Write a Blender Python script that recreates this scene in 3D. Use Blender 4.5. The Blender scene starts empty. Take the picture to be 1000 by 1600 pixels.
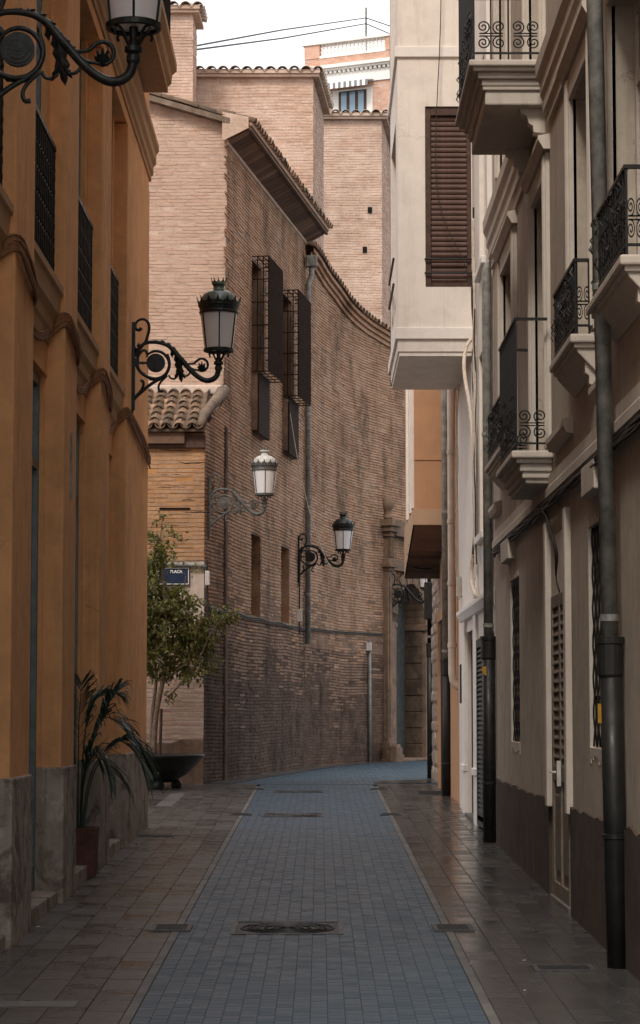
import bpy, math, random
import numpy as np
from mathutils import Vector, Matrix, Euler

random.seed(7)
RNG = np.random.default_rng(11)
S = bpy.context.scene
COL = S.collection
R = math.radians

# ------------------------------------------------------------------ camera
FPX, PITCH, CAMH = 3700.0, math.atan(312 / 3700.0), 1.65
cam_d = bpy.data.cameras.new('camera')
cam_d.sensor_fit = 'VERTICAL'; cam_d.sensor_height = 36.0
cam_d.lens = 36.0 * FPX / 1600.0
cam_d.clip_start = 0.1; cam_d.clip_end = 2000
cam = bpy.data.objects.new('camera', cam_d); COL.objects.link(cam)
cam.location = (0, 0, CAMH); cam.rotation_euler = (R(90) + PITCH, 0, 0)
S.camera = cam

# ------------------------------------------------------------------ world, sun, exposure
SUN_EL, SUN_AZ = R(48), R(-163)          # azimuth of the sun measured from +Y towards +X: behind the camera, a little left
w = bpy.data.worlds.new('World'); S.world = w; w.use_nodes = True
nt = w.node_tree; nt.nodes.clear()
sky = nt.nodes.new('ShaderNodeTexSky'); sky.sky_type = 'NISHITA'; sky.sun_disc = False
sky.sun_elevation = SUN_EL; sky.sun_rotation = SUN_AZ
sky.air_density = 1.0; sky.dust_density = 4.0; sky.ozone_density = 1.0
mixw = nt.nodes.new('ShaderNodeMix'); mixw.data_type = 'RGBA'
mixw.inputs[0].default_value = 0.78                      # thin bright cloud veil over the sky
mixw.inputs[7].default_value = (8.2, 8.1, 8.2, 1)
bg = nt.nodes.new('ShaderNodeBackground'); bg.inputs[1].default_value = 0.12
wo = nt.nodes.new('ShaderNodeOutputWorld')
nt.links.new(sky.outputs[0], mixw.inputs[6]); nt.links.new(mixw.outputs[2], bg.inputs[0]); nt.links.new(bg.outputs[0], wo.inputs[0])
sd = bpy.data.lights.new('sun', 'SUN'); sd.energy = 1.5; sd.angle = R(14); sd.color = (1.0, 0.93, 0.84)
sun = bpy.data.objects.new('sun', sd); COL.objects.link(sun)
to_sun = Vector((math.sin(SUN_AZ) * math.cos(SUN_EL), math.cos(SUN_AZ) * math.cos(SUN_EL), math.sin(SUN_EL)))
sun.rotation_euler = to_sun.to_track_quat('Z', 'Y').to_euler(); sun.location = (0, 0, 40)
S.view_settings.view_transform = 'Standard'; S.view_settings.look = 'None'
S.view_settings.exposure = 0.8; S.view_settings.gamma = 1.0; S.view_settings.use_curve_mapping = False
S.render.engine = 'CYCLES'
S.cycles.max_bounces = 8; S.cycles.diffuse_bounces = 5; S.cycles.transparent_max_bounces = 12
S.cycles.use_denoising = True

# ------------------------------------------------------------------ helpers
def ray(px, py):
    a, b = (px - 500) / FPX, (800 - py) / FPX
    return Vector((a, math.cos(PITCH) - b * math.sin(PITCH), math.sin(PITCH) + b * math.cos(PITCH)))
def at(px, py, d):
    r = ray(px, py); return Vector((0, 0, CAMH)) + r * (d / r.y)
def onx(px, py, X):
    r = ray(px, py); return Vector((0, 0, CAMH)) + r * (X / r.x)
SL = 0.01558
def zg(y):
    if y < 33: return SL * y
    if y < 39: t = y - 33; return SL * (33 + t - t * t / 12)
    return SL * 36

class MB:
    def __init__(s): s.v = []; s.f = []; s.m = []
    def add(s, vs, fs, mi=0):
        o = len(s.v); s.v += [tuple(p) for p in vs]; s.f += [tuple(i + o for i in f) for f in fs]; s.m += [mi] * len(fs); return s
    def box(s, x0, x1, y0, y1, z0, z1, mi=0):
        return s.add([(x0,y0,z0),(x1,y0,z0),(x1,y1,z0),(x0,y1,z0),(x0,y0,z1),(x1,y0,z1),(x1,y1,z1),(x0,y1,z1)],
                     [(0,3,2,1),(4,5,6,7),(0,1,5,4),(1,2,6,5),(2,3,7,6),(3,0,4,7)], mi)
    def obox(s, c, ax, ay, az, mi=0):
        c, ax, ay, az = map(Vector, (c, ax, ay, az))
        P = [c - ax - ay - az, c + ax - ay - az, c + ax + ay - az, c - ax + ay - az, c - ax - ay + az, c + ax - ay + az, c + ax + ay + az, c - ax + ay + az]
        return s.add(P, [(0,3,2,1),(4,5,6,7),(0,1,5,4),(1,2,6,5),(2,3,7,6),(3,0,4,7)], mi)
    def prism(s, poly, w0, w1, fn, mi=0):
        n = len(poly)
        V = [fn(a, b, w0) for a, b in poly] + [fn(a, b, w1) for a, b in poly]
        F = [tuple(range(n))[::-1], tuple(range(n, 2 * n))] + [(i, (i + 1) % n, n + (i + 1) % n, n + i) for i in range(n)]
        return s.add(V, F, mi)
    def tube(s, pts, r, n=8, mi=0, cap=True):
        pts = [Vector(p) for p in pts]; m = len(pts)
        rs = r if isinstance(r, (list, tuple)) else [r] * m
        up = None; rings = []
        for i, p in enumerate(pts):
            t = (pts[min(i + 1, m - 1)] - pts[max(i - 1, 0)])
            if t.length < 1e-9: t = Vector((0, 0, 1))
            t.normalize()
            if up is None:
                up = Vector((0, 0, 1)) if abs(t.z) < .9 else Vector((1, 0, 0))
            a = t.cross(up)
            if a.length < 1e-6: a = t.cross(Vector((0, 1, 0)))
            a.normalize(); b = a.cross(t); up = b
            rings.append([p + (a * math.cos(2 * math.pi * k / n) + b * math.sin(2 * math.pi * k / n)) * rs[i] for k in range(n)])
        V = [q for g in rings for q in g]
        F = [(i * n + k, i * n + (k + 1) % n, (i + 1) * n + (k + 1) % n, (i + 1) * n + k) for i in range(m - 1) for k in range(n)]
        if cap: F += [tuple(range(n))[::-1], tuple(range((m - 1) * n, m * n))]
        return s.add(V, F, mi)
    def lathe(s, prof, c=(0, 0, 0), n=20, mi=0):
        cx, cy, cz = c; m = len(prof)
        V = [(cx + r * math.cos(2 * math.pi * k / n), cy + r * math.sin(2 * math.pi * k / n), cz + z) for r, z in prof for k in range(n)]
        F = [(i * n + k, i * n + (k + 1) % n, (i + 1) * n + (k + 1) % n, (i + 1) * n + k) for i in range(m - 1) for k in range(n)]
        return s.add(V, F, mi)
    def mesh(s, name, mat, smooth=False):
        me = bpy.data.meshes.new(name); me.from_pydata(s.v, [], s.f)
        for mm in (mat if isinstance(mat, (list, tuple)) else [mat]): me.materials.append(mm)
        if any(s.m): me.polygons.foreach_set('material_index', s.m)
        if smooth: me.polygons.foreach_set('use_smooth', [True] * len(me.polygons))
        me.update(); return me
    def build(s, name, mat, parent=None, smooth=False, bevel=0, world=True):
        return link(name, s.mesh(name, mat, smooth), parent, bevel, world)

def link(name, me, parent=None, bevel=0, world=True):
    o = bpy.data.objects.new(name, me); COL.objects.link(o)
    if parent is not None: par(o, parent, world)
    if bevel:
        b = o.modifiers.new('edge', 'BEVEL'); b.width = bevel; b.segments = 2; b.limit_method = 'ANGLE'
    return o
def par(o, p, world=True):
    o.parent = p
    if world: o.matrix_parent_inverse = wmat(p).inverted()
def wmat(o):
    m = Matrix.LocRotScale(o.location, o.rotation_euler, o.scale)
    if o.parent is not None: m = wmat(o.parent) @ o.matrix_parent_inverse @ m
    return m
def tag(o, label, cat, group=None):
    o['label'] = label; o['category'] = cat
    if group: o['group'] = group
    return o
def empty(name, loc, label, cat, group=None, rz=0):
    o = bpy.data.objects.new(name, None); COL.objects.link(o); o.location = loc; o.rotation_euler = (0, 0, rz)
    return tag(o, label, cat, group)
def kind(o, k): o['kind'] = k; return o
def copy_tree(o, parent=None):
    c = o.copy(); COL.objects.link(c); c.parent = parent
    for ch in list(o.children): copy_tree(ch, c)
    return c
def smoothpts(pts, it=2):
    pts = [Vector(p) for p in pts]
    for _ in range(it):
        q = [pts[0]]
        for a, b in zip(pts[:-1], pts[1:]): q += [a * .75 + b * .25, a * .25 + b * .75]
        q.append(pts[-1]); pts = q
    return pts
def smooth_r(rs, it=2):
    rs = list(rs)
    for _ in range(it):
        q = [rs[0]]
        for a, b in zip(rs[:-1], rs[1:]): q += [a * .75 + b * .25, a * .25 + b * .75]
        q.append(rs[-1]); rs = q
    return rs

# ------------------------------------------------------------------ materials
class NT:
    def __init__(s, name):
        s.m = bpy.data.materials.new(name); s.m.use_nodes = True; s.t = s.m.node_tree
        s.b = s.t.nodes['Principled BSDF']; s.tc = s.n('ShaderNodeTexCoord')
    def n(s, k, **kw):
        q = s.t.nodes.new(k)
        for a, b in kw.items(): setattr(q, a, b)
        return q
    def l(s, a, b): s.t.links.new(a, b)
    def noise(s, scale, detail=6, rough=.6, vec=None, stretch=None, dist=0):
        q = s.n('ShaderNodeTexNoise'); q.inputs['Scale'].default_value = scale; q.inputs['Detail'].default_value = detail
        q.inputs['Roughness'].default_value = rough; q.inputs['Distortion'].default_value = dist
        v = vec or s.tc.outputs['Object']
        if stretch:
            mp = s.n('ShaderNodeMapping'); mp.inputs['Scale'].default_value = stretch; s.l(v, mp.inputs[0]); v = mp.outputs[0]
        s.l(v, q.inputs['Vector']); return q.outputs['Fac']
    def ramp(s, fac, stops):
        q = s.n('ShaderNodeValToRGB'); e = q.color_ramp.elements
        while len(e) < len(stops): e.new(.5)
        for k, (p, c) in enumerate(stops):
            e[k].position = p; e[k].color = (c, c, c, 1) if isinstance(c, (int, float)) else (*c, 1)
        s.l(fac, q.inputs[0]); return q.outputs[0]
    def mix(s, fac, a, b, mode='MIX'):
        q = s.n('ShaderNodeMix', data_type='RGBA', blend_type=mode)
        for i, x in ((0, fac), (6, a), (7, b)):
            if hasattr(x, 'links'): s.l(x, q.inputs[i])
            else: q.inputs[i].default_value = x if i == 0 else (*x, 1)
        return q.outputs[2]
    def math(s, op, a, b=0):
        q = s.n('ShaderNodeMath', operation=op)
        for i, x in ((0, a), (1, b)):
            if hasattr(x, 'links'): s.l(x, q.inputs[i])
            else: q.inputs[i].default_value = x
        return q.outputs[0]
    def bump(s, h, strength=.3, dist=.01):
        q = s.n('ShaderNodeBump'); q.inputs['Strength'].default_value = strength; q.inputs['Distance'].default_value = dist
        s.l(h, q.inputs['Height']); s.l(q.outputs[0], s.b.inputs['Normal'])
    def rand(s):
        oi = s.n('ShaderNodeObjectInfo'); g = s.n('ShaderNodeNewGeometry')
        return s.math('FRACT', s.math('ADD', oi.outputs['Random'], g.outputs['Random Per Island']))
    def out(s, col=None, rough=None, metal=0, spec=None):
        if col is not None:
            if hasattr(col, 'links'): s.l(col, s.b.inputs['Base Color'])
            else: s.b.inputs['Base Color'].default_value = (*col, 1)
        if rough is not None:
            if hasattr(rough, 'links'): s.l(rough, s.b.inputs['Roughness'])
            else: s.b.inputs['Roughness'].default_value = rough
        s.b.inputs['Metallic'].default_value = metal
        if spec is not None: s.b.inputs['Specular IOR Level'].default_value = spec
        return s.m

def plaster(name, c, var=.22, stain=.35, stain_col=(.10, .08, .06), rough=.9, streak=True, bump=.25, blotch=0, crack=0):
    N = NT(name)
    big = N.noise(.7, 5, .65); mid = N.noise(4, 6, .65)
    col = N.mix(N.ramp(mid, [(.35, 0), (.7, 1)]), tuple(x * (1 - var) for x in c), c)
    col = N.mix(N.math('MULTIPLY', N.ramp(big, [(.45, 0), (.75, 1)]), .5), col, tuple(min(1, x * (1 + var * .6)) for x in c))
    if streak:
        st = N.noise(1.0, 7, .7, stretch=(9, 9, .55))
        col = N.mix(N.math('MULTIPLY', N.ramp(st, [(.52, 0), (.75, 1)]), stain), col, stain_col)
    if blotch:
        bl = N.noise(2.6, 8, .74, dist=.6)
        col = N.mix(N.math('MULTIPLY', N.ramp(bl, [(.50, 0), (.60, 1)]), blotch), col, stain_col)
        b2 = N.noise(3.4, 8, .7, dist=.4)
        col = N.mix(N.math('MULTIPLY', N.ramp(b2, [(.58, 0), (.66, 1)]), blotch * .6), col, tuple(min(1, x * 1.7) for x in c))
    if crack:
        wv = N.n('ShaderNodeVectorMath', operation='ADD'); nz = N.n('ShaderNodeTexNoise'); nz.inputs['Scale'].default_value = 2.2; nz.inputs['Detail'].default_value = 6
        N.l(N.tc.outputs['Object'], nz.inputs['Vector']); N.l(N.tc.outputs['Object'], wv.inputs[0]); N.l(nz.outputs['Color'], wv.inputs[1])
        vo = N.n('ShaderNodeTexVoronoi', feature='DISTANCE_TO_EDGE'); vo.inputs['Scale'].default_value = .75; N.l(wv.outputs[0], vo.inputs['Vector'])
        ln = N.ramp(vo.outputs['Distance'], [(0, 1), (.006, 0)])
        mk = N.ramp(N.noise(.9, 3, .6), [(.52, 0), (.6, 1)])
        col = N.mix(N.math('MULTIPLY', N.math('MULTIPLY', ln, mk), crack), col, tuple(x * .3 for x in c))
    sp = N.noise(45, 3, .7)
    col = N.mix(N.math('MULTIPLY', N.ramp(sp, [(.66, 0), (.74, 1)]), .35), col, tuple(x * .45 for x in c))
    h = N.math('ADD', N.noise(60, 5, .7), N.math('MULTIPLY', N.noise(5, 4, .5), 2.5))
    N.bump(h, bump, .006)
    return N.out(col, rough, spec=.25)

def brickmat(name, cols, soot=.25, soot_col=(.05, .035, .026), pale=(.52, .42, .34), palef=.35, ps=1.5):
    N = NT(name); r = N.rand()
    k = len(cols)
    col = N.ramp(r, [(i / k, c) for i, c in enumerate(cols)])
    col = N.mix(N.math('MULTIPLY', N.ramp(N.noise(ps, 9, .78, stretch=(1, 1, 2.2)), [(.42, 0), (.6, 1)]), palef), col, pale)
    st = N.noise(.8, 9, .76, stretch=(1.6, 1.6, .7))
    col = N.mix(N.math('MULTIPLY', N.ramp(st, [(.47, 0), (.66, 1)]), soot), col, soot_col)
    fine = N.noise(28, 5, .7)
    col = N.mix(N.math('MULTIPLY', N.ramp(fine, [(.3, 1), (.52, 0)]), .45), col, tuple(x * .5 for x in cols[0]))
    N.bump(N.math('ADD', fine, N.noise(90, 3, .6)), .6, .008)
    return N.out(col, .93, spec=.2)

def simple(name, c, rough=.6, metal=0, var=.25, scale=8, spec=.4, bump=.15):
    N = NT(name); f = N.noise(scale, 6, .65)
    col = N.mix(N.ramp(f, [(.35, 0), (.68, 1)]), tuple(x * (1 - var) for x in c), tuple(min(1, x * (1 + var)) for x in c))
    rr = N.ramp(N.noise(scale * 1.7, 4, .6), [(.3, max(0, rough - .12)), (.7, min(1, rough + .12))])
    if bump: N.bump(N.noise(scale * 6, 4, .6), bump, .004)
    return N.out(col, rr, metal, spec)

def stonetile(name, c1, c2, c3, rough=.5, rr=.14, bump=.25, mottl=18, spec=.5):
    N = NT(name); r = N.rand()
    col = N.ramp(r, [(0, c1), (.45, c2), (.8, c3), (1, c1)])
    m = N.noise(2.2, 6, .7)
    col = N.mix(N.math('MULTIPLY', N.ramp(m, [(.4, 0), (.7, 1)]), .55), col, tuple(x * .5 for x in c1))
    f = N.noise(mottl, 6, .75, stretch=(1, 1, 1))
    col = N.mix(N.math('MULTIPLY', N.ramp(f, [(.35, 1), (.6, 0)]), .4), col, tuple(x * .55 for x in c2))
    ro = N.math('ADD', N.ramp(N.noise(3, 6, .7), [(.3, rough - rr), (.7, rough + rr)]), N.math('MULTIPLY', N.math('SUBTRACT', r, .5), .16))
    N.bump(N.math('ADD', f, N.noise(120, 3, .6)), bump, .004)
    return N.out(col, ro, spec=spec)

M = {}
M['ochre'] = plaster('ochre_plaster', (.80, .415, .185), .2, .4, (.30, .17, .09), blotch=.16, crack=.55)
M['ochre_trim'] = plaster('ochre_trim_plaster', (.47, .29, .16), .18, .3, (.18, .11, .065))
M['concrete'] = plaster('plinth_render', (.43, .365, .305), .4, .6, (.075, .062, .052), bump=.7, blotch=.75)
M['worn'] = plaster('worn_wall_render', (.21, .155, .115), .4, .7, (.06, .045, .035), bump=.9, blotch=.6)
M['cream'] = plaster('cream_plaster', (.47, .405, .33), .18, .45, (.20, .16, .125), blotch=.2, crack=.5)
M['cream_trim'] = plaster('cream_trim_plaster', (.60, .535, .46), .14, .35, (.25, .2, .16), blotch=.12)
M['brownplinth'] = plaster('brown_plinth_paint', (.102, .074, .057), .35, .6, (.035, .026, .021), bump=.6, blotch=.4)
M['white'] = plaster('white_plaster', (.74, .68, .615), .10, .42, (.38, .32, .27), blotch=.12, crack=.35)
M['white_trim'] = plaster('white_trim_plaster', (.74, .70, .65), .07, .12, (.4, .35, .3))
M['orange2'] = plaster('salmon_orange_plaster', (.50, .285, .165), .14, .3, (.27, .15, .09))
M['beige'] = plaster('beige_band', (.50, .345, .23), .14, .35, (.25, .16, .11))
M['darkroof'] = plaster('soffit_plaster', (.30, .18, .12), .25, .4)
M['annex'] = plaster('weathered_orange_render', (.50, .25, .10), .35, .55, (.20, .13, .09), bump=.7)
M['pale_render'] = plaster('pale_peeling_render', (.58, .47, .40), .3, .5, (.22, .16, .12), bump=.9)
M['brick'] = brickmat('pale_brick', [(.43, .265, .19), (.50, .335, .25), (.53, .37, .285), (.46, .295, .215)], .34, palef=.75, pale=(.60, .46, .375), soot_col=(.14, .10, .075))
M['brick_orange'] = brickmat('orange_washed_brick', [(.37, .215, .115), (.42, .25, .14), (.40, .23, .125), (.33, .20, .115)], .5, palef=.45, pale=(.48, .34, .235), soot_col=(.13, .085, .06))
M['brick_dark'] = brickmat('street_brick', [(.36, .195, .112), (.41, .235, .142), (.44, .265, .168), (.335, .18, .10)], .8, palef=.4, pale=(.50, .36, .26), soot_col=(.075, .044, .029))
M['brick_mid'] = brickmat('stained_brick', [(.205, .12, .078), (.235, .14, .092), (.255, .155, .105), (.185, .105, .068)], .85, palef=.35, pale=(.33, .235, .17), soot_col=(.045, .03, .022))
M['worn_and_reveal_shade'] = plaster('worn_render_and_reveal_shade', (.135, .092, .065), .4, .7, (.04, .03, .024), bump=.9, blotch=.6)  # worn render of the buttress; also paints shade on the portal reveal
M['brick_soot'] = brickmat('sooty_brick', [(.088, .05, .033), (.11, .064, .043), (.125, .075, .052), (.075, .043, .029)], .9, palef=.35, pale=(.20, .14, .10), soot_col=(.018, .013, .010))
M['brick_red'] = brickmat('red_brick', [(.52, .27, .18), (.58, .33, .23), (.55, .30, .20), (.48, .25, .165)], .1, palef=.4, pale=(.62, .48, .40))
M['mortar'] = brickmat('lime_mortar', [(.42, .30, .23), (.43, .31, .235)], .34, palef=.75, pale=(.60, .46, .375), soot_col=(.14, .10, .075))
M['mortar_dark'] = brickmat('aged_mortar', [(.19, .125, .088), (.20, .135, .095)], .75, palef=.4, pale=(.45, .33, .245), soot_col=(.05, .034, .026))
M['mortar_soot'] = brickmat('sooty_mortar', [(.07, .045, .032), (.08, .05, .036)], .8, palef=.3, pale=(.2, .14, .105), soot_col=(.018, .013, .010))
M['stone'] = plaster('portal_stone', (.22, .145, .098), .35, .7, (.06, .04, .03), bump=.9, blotch=.4)
M['iron'] = simple('black_wrought_iron', (.014, .014, .014), .5, .35, .4, 20, .4)
M['iron_green'] = simple('green_black_cast_iron', (.022, .027, .026), .42, .4, .45, 22, .5)
M['dome'] = simple('lamp_dome_paint', (.12, .15, .135), .3, .2, .3, 12, .5)
M['dome_dusty'] = simple('dusty_lamp_dome', (.42, .42, .39), .6, 0, .3, 12, .4)
M['bracket_dusty'] = simple('dusty_grey_iron', (.095, .095, .088), .6, .2, .4, 18, .4)
M['rust'] = simple('rusty_brown_iron', (.032, .020, .015), .9, 0, .45, 25, .08)
M['pipe'] = simple('grey_green_pipe', (.225, .222, .20), .55, .05, .4, 9, .4)
M['castpipe'] = simple('black_cast_pipe', (.018, .018, .017), .5, .2, .35, 7, .4)
M['pvc'] = simple('cream_pvc', (.60, .52, .44), .5, 0, .12, 5)
M['cable'] = simple('dark_cable', (.02, .018, .016), .7, 0, .3, 30)
M['cable_ochre'] = simple('painted_cable', (.24, .115, .05), .75, 0, .3, 30)
M['cable_pale'] = simple('pale_cable', (.55, .47, .39), .65, 0, .2, 20)
M['wood'] = simple('dark_brown_wood', (.060, .030, .020), .6, 0, .4, 14, .35)
M['shutter'] = simple('brown_roller_slat', (.088, .043, .030), .55, 0, .3, 16, .35)
M['louvre'] = simple('green_black_louvre', (.034, .038, .037), .55, 0, .35, 16)
M['louvre_pale'] = simple('greyed_louvre_wood', (.17, .135, .105), .7, 0, .3, 16)
M['doorgreen'] = simple('grey_green_door', (.050, .056, .050), .7, .0, .35, 9)
M['frame_white'] = simple('off_white_joinery', (.55, .49, .42), .55, 0, .15, 10)
M['frame_blue'] = simple('blue_grey_steel_frame', (.13, .16, .165), .4, .5, .2, 10)
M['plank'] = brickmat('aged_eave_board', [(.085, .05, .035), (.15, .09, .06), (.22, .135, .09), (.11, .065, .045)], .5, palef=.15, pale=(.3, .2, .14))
M['terracotta'] = simple('terracotta_pot', (.105, .046, .034), .8, 0, .3, 14, .3)
M['planter'] = simple('black_green_planter', (.020, .022, .021), .5, .1, .35, 6)
M['soil'] = simple('soil', (.05, .035, .025), .95, 0, .4, 30)
M['bark'] = simple('pale_bark', (.20, .15, .11), .9, 0, .35, 25, .2, .5)
M['sign'] = simple('navy_sign_enamel', (.016, .03, .065), .35, 0, .12, 5)
M['signwhite'] = simple('white_enamel', (.78, .78, .76), .4, 0, .05, 5)
M['yellow'] = simple('yellow_sticker', (.42, .235, .03), .7, 0, .2, 40)
M['box'] = simple('pale_grey_box', (.55, .52, .48), .5, 0, .15, 10)
M['darkgrate'] = simple('cast_iron_cover', (.035, .036, .038), .5, .5, .4, 22)
M['coverframe'] = simple('worn_cover_frame', (.075, .075, .074), .45, .4, .4, 22)
M['interior'] = simple('dark_interior', (.012, .010, .009), .9, 0, .2, 3, .1)
M['awning_w'] = simple('white_canvas', (.8, .79, .77), .8, 0, .05, 5)
M['awning_g'] = simple('grey_canvas', (.20, .20, .20), .8, 0, .1, 5)
M['paver'] = stonetile('sky_tinted_grey_paver', (.050, .094, .134), (.055, .101, .142), (.045, .087, .126), .42, .09, .7, 60, .5)  # blue of the reflected sky is put into the paver colour
M['bed_sky_tint'] = simple('sky_tinted_joint_sand', (.046, .086, .122), .8, 0, .4, 40, .3)  # joint sand carries the same painted sky blue
M['tile'] = stonetile('brown_grey_flag', (.086, .081, .075), (.077, .074, .070), (.100, .089, .079), .32, .13, .3, 22, .5)
M['tile_r'] = stonetile('dark_grey_flag', (.074, .073, .072), (.086, .084, .081), (.066, .066, .066), .20, .11, .14, 22, .5)
M['kerb'] = stonetile('pale_kerb', (.15, .145, .135), (.12, .118, .112), (.19, .18, .165), .5, .1, .5, 9, .4)
M['bed'] = simple('joint_sand', (.052, .049, .045), .95, 0, .4, 40, .2)
M['ground'] = simple('ground_asphalt', (.065, .062, .058), .9, 0, .3, 3, .3)
M['litter'] = simple('pale_litter', (.38, .36, .34), .8, 0, .1, 10)
M['deadleaf'] = simple('dead_leaf', (.10, .05, .025), .9, 0, .3, 10)
def tilemat():
    N = NT('barrel_roof_tile'); r = N.rand()
    col = N.ramp(r, [(0, (.16, .105, .07)), (.3, (.10, .075, .055)), (.55, (.40, .25, .17)), (.7, (.12, .085, .06)), (.85, (.28, .165, .105)), (1, (.09, .07, .052))])
    col = N.mix(N.math('MULTIPLY', N.ramp(N.noise(9, 6, .7), [(.45, 0), (.65, 1)]), .6), col, (.10, .085, .06))
    N.bump(N.noise(40, 5, .7), .5, .006); return N.out(col, .9, spec=.2)
M['rooftile'] = tilemat()
def tilepale():
    N = NT('pale_roof_tile'); r = N.rand()
    col = N.ramp(r, [(0, (.42, .32, .25)), (.4, (.34, .27, .21)), (.7, (.48, .38, .30)), (1, (.30, .23, .18))])
    col = N.mix(N.math('MULTIPLY', N.ramp(N.noise(7, 6, .7), [(.5, 0), (.7, 1)]), .6), col, (.16, .13, .10))
    N.bump(N.noise(40, 5, .7), .5, .006); return N.out(col, .92, spec=.2)
M['rooftile_pale'] = tilepale()
def leafmat(name, a, b, c):
    N = NT(name); r = N.rand()
    col = N.ramp(r, [(0, a), (.5, b), (.85, c), (1, a)])
    N.out(col, .42, spec=.5)
    tr = N.n('ShaderNodeBsdfTranslucent'); N.l(col, tr.inputs[0])
    mx = N.n('ShaderNodeMixShader'); mx.inputs[0].default_value = .28
    N.l(N.b.outputs[0], mx.inputs[1]); N.l(tr.outputs[0], mx.inputs[2])
    N.l(mx.outputs[0], N.t.nodes['Material Output'].inputs[0]); return N.m
M['leaf'] = leafmat('citrus_leaf', (.085, .108, .028), (.155, .165, .045), (.31, .28, .09))
M['palm'] = leafmat('palm_leaf', (.026, .050, .032), (.036, .064, .044), (.055, .08, .058))
def glass(name, c, rough=.08):
    N = NT(name); N.out(c, rough, spec=.8); return N.m
M['glass'] = glass('dark_window_glass', (.02, .022, .024))
M['glass_blue'] = glass('sky_window_glass', (.15, .24, .31), .12)
def lampglass():
    N = NT('milky_lamp_glass'); N.out((.80, .79, .80), .25, spec=.6)
    tr = N.n('ShaderNodeBsdfTransparent'); tr.inputs[0].default_value = (.9, .92, .93, 1)
    mx = N.n('ShaderNodeMixShader'); mx.inputs[0].default_value = .78
    N.l(tr.outputs[0], mx.inputs[1]); N.l(N.b.outputs[0], mx.inputs[2])
    N.l(mx.outputs[0], N.t.nodes['Material Output'].inputs[0]); return N.m
M['lampglass'] = lampglass()

# ------------------------------------------------------------------ ground, road, pavements
ys = [-60, -20, 0] + list(np.arange(4, 44, 1.0)) + [60, 100, 300]
g = MB()
for a, b in zip(ys[:-1], ys[1:]):
    g.add([(-150, a, zg(a) - .012), (150, a, zg(a) - .012), (150, b, zg(b) - .012), (-150, b, zg(b) - .012)], [(0, 1, 2, 3)])
kind(g.build('ground', M['ground']), 'structure')

XL, XR = -1.871, 1.73                       # facade planes
RL, RR_ = -.894, .799                       # road edges
def sheet(name, pts_rows, mat, dz):
    m = MB()
    for (xa0, xb0, a), (xa1, xb1, b) in zip(pts_rows[:-1], pts_rows[1:]):
        m.add([(xa0, a, zg(a) + dz), (xb0, a, zg(a) + dz), (xb1, b, zg(b) + dz), (xa1, b, zg(b) + dz)], [(0, 1, 2, 3)])
    return kind(m.build(name, mat), 'structure')
road = sheet('road', [(RL, RR_, y) for y in np.arange(-20, 36.1, 1)] , M['bed_sky_tint'], 0.0055)
def boxes(name, items, mat, parent):
    """many little slabs joined: (x, y, hx, hy, lift)"""
    V = []; F = []; o = 0
    for (x, y, hx, hy, lift, tilt) in items:
        for sx, sy in ((-1, -1), (1, -1), (1, 1), (-1, 1)):
            V.append((x + sx * hx, y + sy * hy, zg(y + sy * hy) - .01))
        for sx, sy in ((-1, -1), (1, -1), (1, 1), (-1, 1)):
            V.append((x + sx * (hx - .0015), y + sy * (hy - .0015), zg(y + sy * hy) + lift + tilt * sx))
        F += [(o + 4, o + 5, o + 6, o + 7), (o, o + 1, o + 5, o + 4), (o + 1, o + 2, o + 6, o + 5), (o + 2, o + 3, o + 7, o + 6), (o + 3, o, o + 4, o + 7)]
        o += 8
    me = bpy.data.meshes.new(name); me.from_pydata(V, [], F); me.materials.append(mat); me.update()
    ob = link(name, me, parent); ob['kind'] = 'stuff'; return ob
_shared = {}
def slab_piece(name, x, y, hx, hy, lift, mat, parent):
    key = (name, round(hx, 3), round(hy, 3), mat.name)
    if key not in _shared:
        m = MB(); t = .0015
        m.add([(-hx, -hy, -.012), (hx, -hy, -.012), (hx, hy, -.012), (-hx, hy, -.012), (-hx + t, -hy + t, .010), (hx - t, -hy + t, .010), (hx - t, hy - t, .010), (-hx + t, hy - t, .010)],
              [(4, 5, 6, 7), (0, 1, 5, 4), (1, 2, 6, 5), (2, 3, 7, 6), (3, 0, 4, 7)])
        _shared[key] = m.mesh(name, mat)
    o = link(name, _shared[key], parent)
    sl = (zg(y + .1) - zg(y - .1)) / .2
    o.location = (x, y, zg(y) + lift - .010); o.rotation_euler = (math.atan(sl) + random.uniform(-.003, .003), random.uniform(-.004, .004), 0)
    return o
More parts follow.
